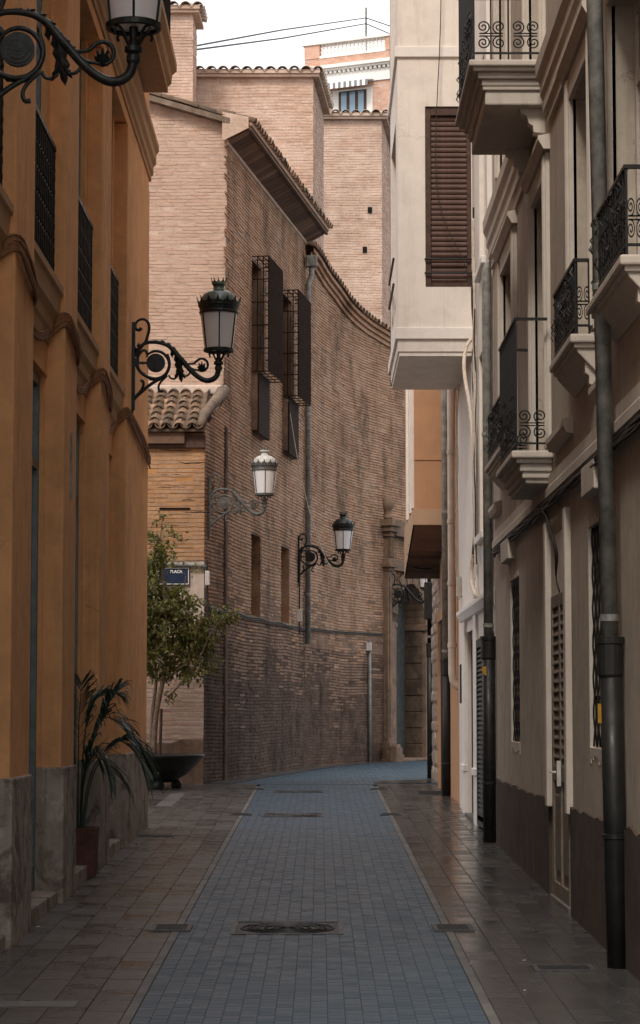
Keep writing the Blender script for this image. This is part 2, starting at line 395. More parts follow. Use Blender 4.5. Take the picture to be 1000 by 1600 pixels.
# road pavers: 10 x 21 cm blocks, columns running up the street
def road_blocks():
    near, far = [], []
    ncol = 20; w_ = (RR_ - RL) / ncol; L = .112
    holes = [(-.21, 15.55, .37, .40), (-.32, 27.9, .37, .36), (-.30, 33.5, .36, .30)]
    for r in range(int((35.9 - 8) / L)):
        for c in range(ncol):
            x = RL + (c + .5) * w_; y = 8 + r * L + (L / 2 if c % 2 else 0)
            if y > 35.75: continue
            if any(abs(x - hx) < a and abs(y - hy) < b for hx, hy, a, b in holes): continue
            it = (x, y, w_ / 2 - .0013, L / 2 - .0010, .0078 + random.uniform(-.0006, .0006), random.uniform(-.0008, .0008))
            (near if y > 11.35 and len(near) < 300 else far).append(it)
    for x, y, hx, hy, lf, t in near: slab_piece('paver', x, y, hx, hy, lf, M['paver'], road)
    boxes('paver_field', far, M['paver'], road)
road_blocks()
def flags(name, x0, x1, ncol, y0, y1, L, mat, nearmin, nmax, dx=0.0, extra=None):
    p = sheet(name, [(x0, x1, y) for y in np.arange(-20, y1 + .01, 1)] if extra is None else extra, M['bed'], .0065)
    w_ = (x1 - x0) / ncol; near, far = [], []
    for r in range(int((y1 - y0) / L) + 1):
        for c in range(ncol):
            x = x0 + (c + .5) * w_; y = y0 + r * L + (L * .5 if c % 2 else 0) + L / 2
            if c % 2 and r == 0: far.append((x, y0 + L / 4, w_ / 2 - .002, L / 4 - .0016, .010, 0))
            if y + L / 2 > y1 + .01:
                if c % 2 and y < y1 + .01: far.append((x, y1 - L / 4, w_ / 2 - .002, L / 4 - .0016, .010, 0))
                continue
            it = (x, y, w_ / 2 - .002, L / 2 - .0016, .010 + random.uniform(-.0015, .0015), random.uniform(-.001, .001))
            (near if y > nearmin and len(near) < nmax else far).append(it)
    for x, y, hx, hy, lf, t in near: slab_piece('paving_flag', x, y, hx, hy, lf, mat, p)
    if far: boxes('paving_flag_field', far, mat, p)
    return p
KW = .055
pav_l = flags('pavement', XL - .25, RL - KW, 6, 7, 26.27, .41, M['tile'], 11.2, 240)
pav_r = flags('pavement', RR_ + KW, XR + .02, 5, 7, 36.2, .40, M['tile_r'], 11.2, 300)
plaza = flags('plaza_pavement', -9.2, RL - KW, 40, 26.27, 36.11, .41, M['tile'], 26, 300, extra=[(-30, RL - KW, y) for y in np.arange(26.27, 37.3, 1)])
# kerb lines flush with the road: pale worn stones
def kerb(x0, x1, y0, y1):
    k = sheet('kerb', [(x0, x1, y) for y in np.arange(7, y1 + .01, 1)], M['bed'], .0062)
    its = []; y = y0
    while y < y1 - .8:
        L = .8; its.append(((x0 + x1) / 2, y + L / 2, (x1 - x0) / 2 - .002, L / 2 - .003, .011 + random.uniform(-.001, .001), 0)); y += L
    for x, yy, hx, hy, lf, t in its: slab_piece('kerb_stone', x, yy, hx, hy, lf, M['kerb'], k)
kerb(RL - KW, RL, 8, 35.6); kerb(RR_, RR_ + KW, 8, 35.6)
# the street bends right past the corner: paved sheet, then a narrow strip along the church wall
S1A, S1B = (-1.76, 36.0), (-.285, 45.8)
S2P = [S1B, (.05, 47.6), (.5, 49.4), (1.0, 50.9), (1.575, 52.2), (3.4, 56.25), (6.0, 61.0)]
rb = MB()
for a, b in zip(np.arange(35.85, 62, 1), np.arange(36.85, 63, 1)):
    rb.add([(-2.2, a, zg(a) + .006), (14, a, zg(a) + .006), (14, b, zg(b) + .006), (-2.2, b, zg(b) + .006)], [(0, 1, 2, 3)])
rbo = kind(rb.build('road_bend', M['bed_sky_tint']), 'structure')
_its = []; w_ = (RR_ - RL) / 20
_wy = [S1A[1]] + [q[1] for q in S2P]; _wx = [S1A[0]] + [q[0] for q in S2P]
for c in range(110):
    for r in range(230):
        x = -1.6 + (c + .5) * w_; y = 35.95 + r * .112 + (.056 if c % 2 else 0)
        if x < np.interp(y, _wy, _wx) + .2 or x > 3.6 + (y - 40) * .2: continue
        _its.append((x, y, w_ / 2 - .0016,   .056 - .0010, .0095 + random.uniform(-.0012, .0012), 0))
boxes('paver_field', _its, M['paver'], rbo)
ws = MB(); pth = [(-2.6, 35.98), S1A] + S2P
pth2 = [S1A] + S2P
for (xa, ya), (xb, yb) in zip(pth2[:-1], pth2[1:]):
    for k in range(6):
        a0 = k / 6; a1 = (k + 1) / 6
        p0 = (xa + (xb - xa) * a0, ya + (yb - ya) * a0); p1 = (xa + (xb - xa) * a1, ya + (yb - ya) * a1)
        wd = .42
        ws.add([(p0[0] - .3, p0[1], zg(p0[1]) + .016), (p0[0] + wd, p0[1], zg(p0[1]) + .016), (p1[0] + wd, p1[1], zg(p1[1]) + .016), (p1[0] - .3, p1[1], zg(p1[1]) + .016)], [(0, 1, 2, 3)])
kind(ws.build('wall_side_pavement', M['tile']), 'structure')
# rounded end of the right-hand pavement
pe = MB(); c0 = (XR + .3, 36.4); prev = None
fan = [(RR_ + .01, 36.3)] + [(RR_ + 1.25 - 1.24 * math.cos(t), 36.3 + 1.5 * math.sin(t)) for t in np.linspace(0, R(90), 9)] + [(3.4, 37.9), (3.4, 36.3)]
pe.add([(x, y, zg(y) + .017) for x, y in fan], [tuple(range(len(fan)))])
kind(pe.build('pavement_end', M['tile_r']), 'structure')

# ================================================================== OCHRE BUILDING (left)
ob = empty('ochre_building', (XL, 18, zg(18)), 'ochre plastered building with tall pilasters and grey plinth', 'building')
PIL = [(8.65, 9.5), (11.5, 12.42), (14.36, 15.32), (17.22, 18.08), (20.07, 20.92), (22.7, 25.7)]
INF = -2.0
MB().box(-9, -2.32, 4, 25.66, -.6, 15).box(-2.32, -1.885, 4, 8.2, -.6, 15).build('wall', M['ochre'], ob)
MB().box(-2.32, -1.885, 8.2, 25.68, 7.38, 15).build('upper_wall', M['ochre'], ob)
for i, (a, b) in enumerate(PIL):
    if i < 5:
        MB().box(-2.32, XL, a, b, -.5, 7.375).build('pilaster', M['ochre'], ob, bevel=.012)
        MB().box(-2.30, XL + .022, a - .022, b + .022, -.5, 1.25).build('plinth', M['concrete'], ob, bevel=.015)
    else:
        MB().box(-2.32, XL, a, 24.27, -.5, 7.375).build('pilaster', M['ochre'], ob, bevel=.012)
        MB().box(-2.32, XL - .006, 24.285, b, -.5, 7.375).build('pilaster', M['ochre'], ob, bevel=.012)
        MB().box(-2.30, XL + .022, a - .022, 24.26, -.5, 1.25).build('plinth', M['concrete'], ob, bevel=.015)
        MB().box(-2.30, XL + .018, 24.30, b + .02, -.5, 1.235).build('plinth', M['concrete'], ob, bevel=.015)
for i in range(5):
    a, b = PIL[i][1], PIL[i + 1][0]
    z0 = zg((a + b) / 2)
    MB().box(-2.31, INF, a - .02, b + .02, 4.10, 4.74).build('spandrel', M['ochre'], ob)
    MB().box(-2.31, INF, a - .01, a + .22, 4.74, 7.38).build('jamb', M['ochre'], ob)
    MB().box(-2.31, INF, b - .22, b + .01, 4.74, 7.38).build('jamb', M['ochre'], ob)
    # tall upper window
    wa, wb = a + .22, b - .22
    w_ = MB().box(-2.09, -2.04, wa, wa + .07, 4.75, 7.375).box(-2.09, -2.04, wb - .07, wb, 4.75, 7.375).box(-2.09, -2.04, (wa + wb) / 2 - .05, (wa + wb) / 2 + .05, 4.75, 7.375)
    w_.box(-2.085, -2.045, wa, wb, 7.3, 7.37).box(-2.085, -2.045, wa, wb, 6.6, 6.68).box(-2.085, -2.045, wa, wb, 4.75, 5.05)
    win = w_.build('window', M['frame_blue'], ob)
    for q0, q1 in ((wa + .07, (wa + wb) / 2 - .05), ((wa + wb) / 2 + .05, wb - .07)):
        MB().box(-2.075, -2.068, q0, q1, 5.05, 6.6).build('pane', M['glass'], win)
        MB().box(-2.075, -2.068, q0, q1, 6.68, 7.3).build('pane', M['glass'], win)
    # moulded sill between the pilasters
    MB().prism([(-2.05, 4.33), (-1.985, 4.33), (-1.975, 4.40), (-1.955, 4.43), (-1.95, 4.50), (-1.915, 4.55), (-1.905, 4.68), (-1.885, 4.70), (-1.885, 4.755), (-2.05, 4.765)],
               a + .004, b - .004, lambda x, z, y: (x, y, z)).build('window_sill', M['ochre_trim'], ob)
    # iron window guard
    gd = MB().box(-1.975, -1.945, a + .03, b - .03, 5.765, 5.80).build('window_guard', M['iron'], ob)
    MB().box(-1.97, -1.95, a + .03, b - .03, 4.82, 4.845).build('lower_rail', M['iron'], gd)
    n = int((b - a - .06) / .11); lat = MB()
    for k in range(n + 1):
        y = a + .04 + k * (b - a - .08) / n
        lat.tube([(-1.96, y, 4.83), (-1.96, y, 5.77)], .009, 5)
        for zc in (4.98, 5.16, 5.34, 5.52, 5.68):
            lat.tube([(-1.96, y + .05 * math.cos(t), zc + .085 * math.sin(t)) for t in np.linspace(0, 2 * math.pi, 9)], .007, 4, cap=False)
    kind(lat.build('ornamental_bars', M['iron'], gd), 'stuff')
    # ground floor glazed door with steel frame
    da, db = a + .04, b - .03
    MB().box(-2.31, -2.03, a - .02, a + .05, 1.25, 4.10).build('door_jamb', M['ochre'], ob); MB().box(-2.31, -2.015, b - .03, b + .02, 1.25, 4.10).build('door_jamb', M['ochre'], ob)
    MB().box(-2.31, -2.028, a - .02, a + .052, -.3, 1.249).build('door_jamb_base', M['concrete'], ob); MB().box(-2.31, -2.012, b - .032, b + .02, -.3, 1.249).build('door_jamb_base', M['concrete'], ob)
    d_ = MB()
    for yy in (da, (da + db) / 2 - .04, db - .075): d_.box(-2.12, -2.05, yy, yy + .07, z0 + .12, 4.09)
    d_.box(-2.12, -2.052, da, db, 3.40, 3.47).box(-2.12, -2.052, da, db, 4.02, 4.09).box(-2.12, -2.052, da, db, z0 + .12, z0 + .30)
    dr = d_.build('glazed_door', M['frame_blue'], ob)
    for q0, q1 in ((da + .07, (da + db) / 2 - .04), ((da + db) / 2 + .03, db - .075)):
        MB().box(-2.095, -2.085, q0, q1, z0 + .30, 3.40).build('pane', M['glass'], dr)
        MB().box(-2.095, -2.085, q0, q1, 3.47, 4.02).build('pane', M['glass'], dr)
    MB().box(-2.3, XL - .012, a + .024, b - .024, z0 - .4, z0 + .115).build('door_step', M['concrete'], ob, bevel=.012)
MB().box(-1.872, -1.858, 17.62, 17.68, zg(18) + 2.95, zg(18) + 3.45).build('vent_strip', M['pipe'], ob)
# entablature and upper balcony
ent = MB()
ent.prism([(-2.0, 7.50), (-1.868, 7.50), (-1.868, 7.56), (-1.845, 7.58), (-1.845, 7.66), (-1.815, 7.70), (-1.815, 7.80), (-1.785, 7.84), (-1.785, 7.90), (-2.0, 7.93)], 8.2, 25.84, lambda x, z, y: (x, y, z))
ent.build('cornice', M['ochre_trim'], ob)
bal = MB().prism([(-1.95, 7.98), (-1.56, 7.98), (-1.56, 8.04), (-1.525, 8.07), (-1.515, 8.16), (-1.47, 8.20), (-1.47, 8.28), (-1.95, 8.28)], 8.6, 23.85, lambda x, z, y: (x, y, z)).build('balcony_slab', M['ochre_trim'], ob)
br = MB().box(-1.545, -1.515, 8.7, 23.75, 9.30, 9.34).box(-1.54, -1.52, 8.7, 23.75, 8.36, 8.38)
for k in range(int(15 / .11)): br.tube([(-1.53, 8.75 + k * .11, 8.28), (-1.53, 8.75 + k * .11, 9.31)], .009, 4)
for x in np.arange(-1.86, -1.53, .08): br.tube([(x, 23.74, 8.28), (x, 23.74, 9.31)], .009, 4)
br.box(-1.88, -1.52, 23.725, 23.755, 9.30, 9.34)
br.build('balcony_railing', M['iron'], ob)

# cables sagging along the ochre facade under the sills
cb = empty('cable_bundle', (XL, 14.4, 4.4), 'brown painted cable bundle draped along the ochre pilasters below the window guards', 'cable')
for s in range(7):
    pts = []; r0 = random.uniform
    off = (s - 3) * .016
    for (a, b) in PIL[1:]:
        far = min(b, 25.68)
        pts += [(INF + .03, a - .10, 4.42 + off * .5 + r0(-.015, .015)), (INF + .05, a - .05, 4.47 + off + r0(-.01, .01)), (XL - .02, a - .025, 4.52 + off),
                (XL + .022 + r0(0, .012), a + .03, 4.52 + off + r0(-.012, .012)), (XL + .022 + r0(0, .02), a + .35 * (far - a), 4.47 + off * 1.2 + r0(-.025, .02)),
                (XL + .025 + r0(0, .02), a + .7 * (far - a), 4.40 + off * 1.3 + r0(-.03, .02)), (XL + .02, far - .02, 4.36 + off + r0(-.02, .02))]
        if far < 25: pts += [(XL - .03, far + .03, 4.33 + off), (INF + .035, far + .10, 4.30 + off * .6), (INF + .03, far + .6, 4.27 + off * .5 + r0(-.02, .02)), (INF + .03, a + 2.1, 4.27 + off * .5)]
    MB().tube(smoothpts(pts, 1), .0105, 5).build('cable', M['cable_ochre'], cb, smooth=True)

# ================================================================== railing helpers
_rail = {}
def spiral_pts(r0=.048, turns=1.8, n=26, flip=1, cx=0, cz=0, start=0):
    return [(cx + flip * (r0 * (1 - .88 * k / n)) * math.cos(start + turns * 2 * math.pi * k / n), 0, cz + (r0 * (1 - .88 * k / n)) * math.sin(start + turns * 2 * math.pi * k / n)) for k in range(n + 1)]
def scroll_mesh():
    if 's' not in _rail:
        m = MB()
        for fl in (1, -1):
            m.tube(spiral_pts(.052, 1.8, 26, fl, fl * -.060, .062, math.pi * 1.5), .0058, 5)
            m.tube([(x, y, -z) for x, y, z in spiral_pts(.052, 1.8, 26, fl, fl * -.060, .062, math.pi * 1.5)], .0058, 5)
        m.box(-.09, .09, -.005, .005, .006, .014).box(-.09, .09, -.005, .005, -.014, -.006)
        _rail['s'] = m.mesh('scroll', M['iron'], True)
    return _rail['s']
def bar_mesh(h):
    k = ('b', round(h, 3))
    if k not in _rail: _rail[k] = MB().box(-.0065, .0065, -.0065, .0065, 0, h).mesh('bar', M['iron'])
    return _rail[k]
def railing(root, x0, x1, y0, y1, z, h, fronts=True, step=.105):
    """iron railing on three sides: wall at x1 (right), front at x0, ends y0 (near) and y1 (far)"""
    t = .014
    rl = MB().box(x0 - t, x0 + t, y0 - t, y1 + t, z + h - .02, z + h).box(x0 + t, x1, y0 - t, y0 + t, z + h - .02, z + h).box(x0 + t, x1, y1 - t, y1 + t, z + h - .02, z + h).build('handrail', M['iron'], root)
    lo = MB().box(x0 - .008, x0 + .008, y0, y1, z + .05, z + .064).box(x0 + .008, x1, y0 - .008, y0 + .008, z + .05, z + .064).box(x0 + .008, x1, y1 - .008, y1 + .008, z + .05, z + .064).build('lower_rail', M['iron'], root)
    hb = h - .02
    def bar(x, y):
        o = link('bar', bar_mesh(hb), root); o.location = (x, y, z)
    n = max(2, round((y1 - y0) / step))
    for k in range(n + 1): bar(x0, y0 + k * (y1 - y0) / n)
    m = max(1, round((x1 - x0) / .25))
    for k in range(1, m + 1):
        if k < m or (x1 - x0) < .2: bar(x0 + k * (x1 - x0) / m - (.01 if k == m else 0), y0)
        if k < m: bar(x0 + k * (x1 - x0) / m, y1)
    def scroll(x, y, zz, rz, s=1):
        o = link('scroll', scroll_mesh(), root); o.location = (x, y, zz); o.rotation_euler = (0, 0, rz); o.scale = (s, 1, 1)
    zc = z + .20
    wseg = (x1 - x0) / m
    for k in range(m):
        scroll(x0 + (k + .5) * wseg, y0, zc, 0, min(1.0, wseg / .225))
        scroll(x0 + (k + .5) * wseg, y1, zc, 0, min(1.0, wseg / .225))
    q = max(1, round((y1 - y0) / .21))
    for k in range(q): scroll(x0, y0 + (k + .5) * (y1 - y0) / q, zc, R(90), min(1, (y1 - y0) / q / .225))
    # small leaves twisted along the front
    lf = MB()
    for k in range(n * 3):
        y = random.uniform(y0, y1); zz = z + random.uniform(.06, .42)
        lf.tube([(x0 - .012, y, zz), (x0 - .03, y + random.uniform(-.03, .03), zz + .03), (x0 - .012, y + random.uniform(-.03, .03), zz + .065)], [.002, .006, .002], 4)
    kind(lf.build('leaf_ornament', M['iron'], root), 'stuff')
def slab(root, xo, xw, y0, y1, z, layers, mat):
    """stepped balcony slab, layers (thickness, inset)"""
    zz = z; first = None
    for t, ins in layers:
        o = MB().box(xo + ins, xw, y0 + ins, y1 - ins, zz - t, zz - (.0 if first is None else -.002)).build('slab' if first is None else 'moulding', M['cream_trim'] if mat is None else mat, root, bevel=min(.012, t * .3))
        first = first or o; zz -= t
    return zz

# ================================================================== CREAM BUILDING (right, near)
cr = empty('cream_building', (XR, 16, zg(16)), 'cream grey plastered building with iron balconies and dark brown plinth', 'building')
FAR_A = 23.35
def wall_with_holes(x, y0, y1, z0, z1, holes, thick, mat, root, name='wall', sgn=1):
    """plane facing -x (sgn=1) with openings (ya, yb, za, zb)"""
    ysb = sorted({y0, y1, *[h[0] for h in holes], *[h[1] for h in holes]}); zsb = sorted({z0, z1, *[h[2] for h in holes], *[h[3] for h in holes]})
    m = MB()
    def inh(y, z): return any(h[0] < y < h[1] and h[2] < z < h[3] for h in holes)
    for ya, yb in zip(ysb[:-1], ysb[1:]):
        run = None
        for za, zb in zip(zsb[:-1], zsb[1:]):
            if inh((ya + yb) / 2, (za + zb) / 2):
                if run: m.add([(x, ya, run[0]), (x, yb, run[0]), (x, yb, run[1]), (x, ya, run[1])], [(0, 3, 2, 1) if sgn > 0 else (0, 1, 2, 3)]); run = None
            else: run = (run[0] if run else za, zb)
        if run: m.add([(x, ya, run[0]), (x, yb, run[0]), (x, yb, run[1]), (x, ya, run[1])], [(0, 3, 2, 1) if sgn > 0 else (0, 1, 2, 3)])
    for ya, yb, za, zb in holes:
        X2 = x + sgn * thick
        m.add([(x, ya, za), (X2, ya, za), (X2, yb, za), (x, yb, za), (x, ya, zb), (X2, ya, zb), (X2, yb, zb), (x, yb, zb)], [(0, 1, 2, 3), (4, 7, 6, 5), (0, 4, 5, 1), (3, 2, 6, 7)])
    return m.build(name, mat, root)
W1, W2 = (20.55, 21.45, 1.38, 2.83), (14.25, 15.2, 1.42, 2.83)
D1 = (16.45, 17.65, .2, 2.96)
UW = [(12.2, 13.75, 4.03, 5.82), (14.75, 15.9, 4.03, 5.82), (17.75, 18.85, 3.60, 5.70), (20.7, 22.1, 4.0, 5.75), (9.4, 10.8, 4.03, 5.82)]
UU = [(17.95, 19.2, 6.6, 9.0), (14.4, 15.7, 6.75, 9.0), (21.2, 22.4, 6.75, 9.0), (11.2, 12.4, 6.75, 9.0)]
wall_with_holes(XR, 4, FAR_A, -.6, 14, [W1, W2, D1] + UW + UU, .22, M['cream'], cr)
MB().box(XR + .23, 9, 4.01, FAR_A - .005, -.6, 14).build('building_core', M['interior'], cr)
MB().add([(XR, FAR_A, -.6), (9, FAR_A, -.6), (9, FAR_A, 14), (XR, FAR_A, 14)], [(0, 1, 2, 3)]).build('end_wall', M['cream'], cr)
MB().add([(XR, 4, -.6), (9, 4, -.6), (9, 4, 14), (XR, 4, 14)], [(0, 1, 2, 3)]).build('end_wall', M['cream'], cr)
# plinth in stretches between the openings
for a, b in ((4, 16.30), (17.80, FAR_A - .25)):
    pl = MB(); n = max(1, int((b - a) / .16)); zr = [1.0 + random.uniform(-.022, .014) for _ in range(n + 1)]
    for k in range(n):
        ya, yb = a + k * (b - a) / n, a + (k + 1) * (b - a) / n
        zt = [zr[k], zr[k + 1]]
        pl.add([(XR - .022, ya, -.6), (XR - .022, yb, -.6), (XR - .022, yb, zt[1]), (XR - .022, ya, zt[0]), (XR + .01, yb, zt[1] + .004), (XR + .01, ya, zt[0] + .004)], [(0, 3, 2, 1), (3, 5, 4, 2)])
    pl.add([(XR - .022, b, -.6), (XR + .05, b, -.6), (XR + .05, b, 1), (XR - .022, b, 1), (XR - .022, a, -.6), (XR + .05, a, -.6), (XR + .05, a, 1), (XR - .022, a, 1)], [(0, 1, 2, 3), (4, 7, 6, 5)])
    pl.build('plinth', M['brownplinth'], cr)
# grilled narrow windows
def ground_window(h):
    ya, yb, za, zb = h
    wn = MB().box(XR + .12, XR + .16, ya, yb, za, za + .06).box(XR + .12, XR + .16, ya, yb, zb - .06, zb).box(XR + .12, XR + .16, ya, ya + .06, za + .06, zb - .06).box(XR + .12, XR + .16, yb - .06, yb, za + .06, zb - .06).build('window', M['wood'], cr)
    MB().box(XR + .145, XR + .155, ya + .06, yb - .06, za + .06, zb - .06).build('pane', M['glass'], wn)
    gr = MB(); n = 5
    for k in range(n):
        y = ya + (k + .5) * (yb - ya) / n; nseg = 22
        for ph in (0, math.pi):
            gr.tube([(XR + .018 + .009 * math.cos(ph + j * .9), y + .009 * math.sin(ph + j * .9), za + .01 + j * (zb - za - .02) / nseg) for j in range(nseg + 1)], .0062, 5)
    for z in (za + .3, (za + zb) / 2, zb - .3): gr.box(XR + .026, XR + .034, ya, yb, z, z + .03)
    gr.build('twisted_grille', M['iron'], wn, smooth=True)
    # chipped pale edge of the opening
    ed = MB()
    for zz in np.arange(za, zb - .04, .05):
        ed.box(XR - .004, XR + .02, yb - .002, yb + .03 + random.uniform(0, .04), zz, zz + .052)
    for yy in np.arange(ya, yb, .06): ed.box(XR - .004, XR + .02, yy, yy + .062, za - .05 - random.uniform(0, .05), za + .001); ed.box(XR - .004, XR + .02, yy, yy + .062, zb - .001, zb + .02 + random.uniform(0, .05))
    ed.build('chipped_edge', M['cream_trim'], cr)
ground_window(W1); ground_window(W2)
# louvred street door in a moulded surround
def louvre_door(root, x, ya, yb, z0, zl, z1, matl, matf, nslat):
    dr = MB()
    for yy in (ya, (ya + yb) / 2 - .035, yb - .07): dr.box(x, x + .05, yy, yy + .07, z0, z1)
    dr.box(x + .002, x + .048, ya + .07, yb - .07, z0, z0 + .12).box(x + .002, x + .048, ya + .07, yb - .07, zl - .10, zl).box(x + .002, x + .048, ya + .07, yb - .07, z1 - .09, z1)
    d = dr.build('street_door', matf, root, bevel=.004)
    for a, b in ((ya + .07, (ya + yb) / 2 - .035), ((ya + yb) / 2 + .035, yb - .07)):
        for k in range(nslat):
            z = zl + (k + .5) * (z1 - .09 - zl) / nslat; hh = (z1 - .09 - zl) / nslat * .58
            sm = MB().add([(x + .006, a, z - hh), (x + .044, a, z + hh), (x + .044, b, z + hh), (x + .006, b, z - hh), (x + .006, a, z - hh + .010), (x + .044, a, z + hh + .010), (x + .044, b, z + hh + .010), (x + .006, b, z - hh + .010)],
                          [(0, 3, 2, 1), (4, 5, 6, 7), (0, 1, 5, 4), (2, 3, 7, 6), (0, 4, 7, 3), (1, 2, 6, 5)])
            sm.build('slat', matl, d)
        if zl > z0 + .3:
            MB().box(x + .02, x + .03, a, b, z0 + .12, zl - .10).build('panel', matf, d)
            MB().box(x + .008, x + .022, a + .06, b - .06, z0 + .2, zl - .2).build('raised_panel', matf, d, bevel=.008)
    return d
ld = louvre_door(cr, XR - .012, 16.47, 17.63, zg(17) + .03, 1.25, 2.50, M['louvre_pale'], M['louvre_pale'], 17)
MB().box(XR - .006, XR + .1, 16.46, 17.64, 2.50, 2.95).build('door_transom', M['cream_trim'], cr)
MB().box(XR - .04, XR - .012, 16.98, 17.02, 1.12, 1.30).tube([(XR - .045, 17.0, 1.22), (XR - .075, 17.0, 1.22), (XR - .075, 17.09, 1.22)], .009, 6).build('door_handle', M['box'], ld)
MB().box(XR - .03, XR + .2, 16.40, 17.70, zg(17) - .2, zg(17) + .045).build('door_step', M['kerb'], cr, bevel=.01)
MB().box(XR - .045, XR + .02, 16.30, 16.44, .95, 3.06).build('door_trim', M['cream_trim'], cr, bevel=.008)
MB().box(XR - .05, XR + .02, 17.66, 17.80, .95, 3.06).build('door_trim', M['cream_trim'], cr, bevel=.008)
# string courses
SC = [(XR + .02, 3.24), (XR - .045, 3.24), (XR - .045, 3.30), (XR - .03, 3.32), (XR - .03, 3.40), (XR + .02, 3.42)]
MB().prism(SC, 4.1, FAR_A - .2, lambda x, z, y: (x, y, z)).build('string_course', M['cream_trim'], cr)
SC2 = [(XR + .02, 3.54), (XR - .05, 3.55), (XR - .07, 3.60), (XR - .07, 3.64), (XR + .02, 3.67)]
for a, b in ((4.1, 12.0), (13.95, 14.55), (16.05, 17.3), (19.2, 20.35), (22.45, FAR_A - .05)):
    MB().prism(SC2, a, b, lambda x, z, y: (x, y, z)).build('string_course', M['cream_trim'], cr)
UC = [(XR + .02, 6.05), (XR - .025, 6.05), (XR - .025, 6.13), (XR - .05, 6.15), (XR - .05, 6.24), (XR - .07, 6.28), (XR - .07, 6.36), (XR - .10, 6.42), (XR - .105, 6.52), (XR + .02, 6.57)]
MB().prism(UC, 4.1, 17.55, lambda x, z, y: (x, y, z)).build('cornice', M['cream_trim'], cr)
MB().prism(UC, 19.6, FAR_A, lambda x, z, y: (x, y, z)).build('cornice', M['cream_trim'], cr)
MB().box(XR - .07, XR + .02, 20.9, 21.75, 3.0, 3.19).build('plaster_block', M['cream_trim'], cr, bevel=.01)
MB().box(XR - .07, XR + .02, 14.3, 15.0, 3.0, 3.19).build('plaster_block', M['cream_trim'], cr, bevel=.01)
# upper windows with fluted surrounds
for h in UW + UU:
    ya, yb, za, zb = h
    for yy, ex in ((ya - .17, 0), (yb, 0)):
        t = MB().box(XR - .03, XR + .02, yy, yy + .17, za, zb + .16)
        for q in (.02, .07, .12): t.tube([(XR - .033, yy + q + .015, za + .02), (XR - .033, yy + q + .015, zb + .14)], .016, 6)
        t.build('window_surround', M['cream_trim'], cr)
    MB().box(XR - .032, XR + .02, ya - .001, yb + .001, zb + .002, zb + .162).build('window_head', M['cream_trim'], cr)
    MB().prism([(XR + .02, zb + .17), (XR - .05, zb + .17), (XR - .09, zb + .24), (XR - .09, zb + .27), (XR + .02, zb + .29)], ya - .24, yb + .24, lambda x, z, y: (x, y, z)).build('window_hood', M['cream_trim'], cr)
    wn = MB()
    for yy in (ya, (ya + yb) / 2 - .045, yb - .07): wn.box(XR + .13, XR + .18, yy, yy + (.07 if yy != (ya + yb) / 2 - .045 else .09), za, zb)
    for z in (za, zb - .07, za + (zb - za) * .72): wn.box(XR + .132, XR + .178, ya + .07, yb - .07, z, z + .07)
    wn = wn.build('window', M['frame_white'], cr)
    for a, b in ((ya + .07, (ya + yb) / 2 - .045), ((ya + yb) / 2 + .045, yb - .07)):
        MB().box(XR + .15, XR + .158, a, b, za + .07, zb - .07).build('pane', M['glass'], wn)
LAY = [(.055, 0), (.035, .035), (.06, .065), (.05, .085), (.035, .11)]
def balcony(name, xo, y0, y1, z, h, lab, corbel=False, lay=LAY, wedge=False):
    b = empty(name, (XR, (y0 + y1) / 2, z), lab, 'balcony', 'iron balconies of the cream building')
    zz = slab(b, xo, XR - .002, y0, y1, z, lay, None)
    railing(b, xo + .04, XR - .035, y0 + .04, y1 - .04, z, h)
    if wedge:
        MB().prism([(XR - .002, zz + .002), (xo + .04, zz + .002), (xo + .05, zz - .025), (XR - .002, zz - .15)], y0 + .045, y1 - .045, lambda x, z, y: (x, y, z)).build('soffit', M['cream_trim'], b, bevel=.008)
        MB().prism([(XR - .002, zz - .10), (XR - .07, zz - .08), (XR - .07, zz - .15), (XR - .045, zz - .17), (XR - .045, zz - .22), (XR - .002, zz - .24)], y0 + .08, y0 + .2, lambda x, z, y: (x, y, z)).build('corbel', M['cream_trim'], b, bevel=.006)
    if corbel:
        for yc in (y0 + .22, y1 - .34):
            MB().prism([(XR - .001, zz), (XR - .20, zz), (XR - .195, zz - .035), (XR - .15, zz - .06), (XR - .13, zz - .12), (XR - .10, zz - .14), (XR - .095, zz - .19), (XR - .001, zz - .20)], yc, yc + .13, lambda x, z, y: (x, y, z)).build('corbel', M['cream_trim'], b, bevel=.006)
    return b
balcony('balcony', XR - .31, 17.45, 19.05, 3.58, 1.0, 'lower iron balcony with a plain tall rail above the louvred street door')
balcony('window_balcony', XR - .17, 20.45, 22.35, 3.96, .48, 'far low window balcony beside the grey downpipe at the cream facade end', lay=[(.055, 0), (.03, .025)], wedge=True)
balcony('window_balcony', XR - .17, 14.62, 15.98, 4.00, .48, 'low window balcony just behind the near grey downpipe', lay=[(.055, 0), (.03, .025)], wedge=True)
balcony('window_balcony', XR - .17, 12.15, 13.72, 4.02, .48, 'nearest low window balcony, in front of the near grey downpipe', lay=[(.055, 0), (.03, .025)], wedge=True)
balcony('balcony', XR - .60, 17.6, 19.5, 6.58, 1.05, 'big upper balcony with deep moulded slab beside the brown roller shutter', True, lay=[(.05, 0), (.03, .03), (.05, .07), (.05, .10), (.03, .11), (.11, .13)])

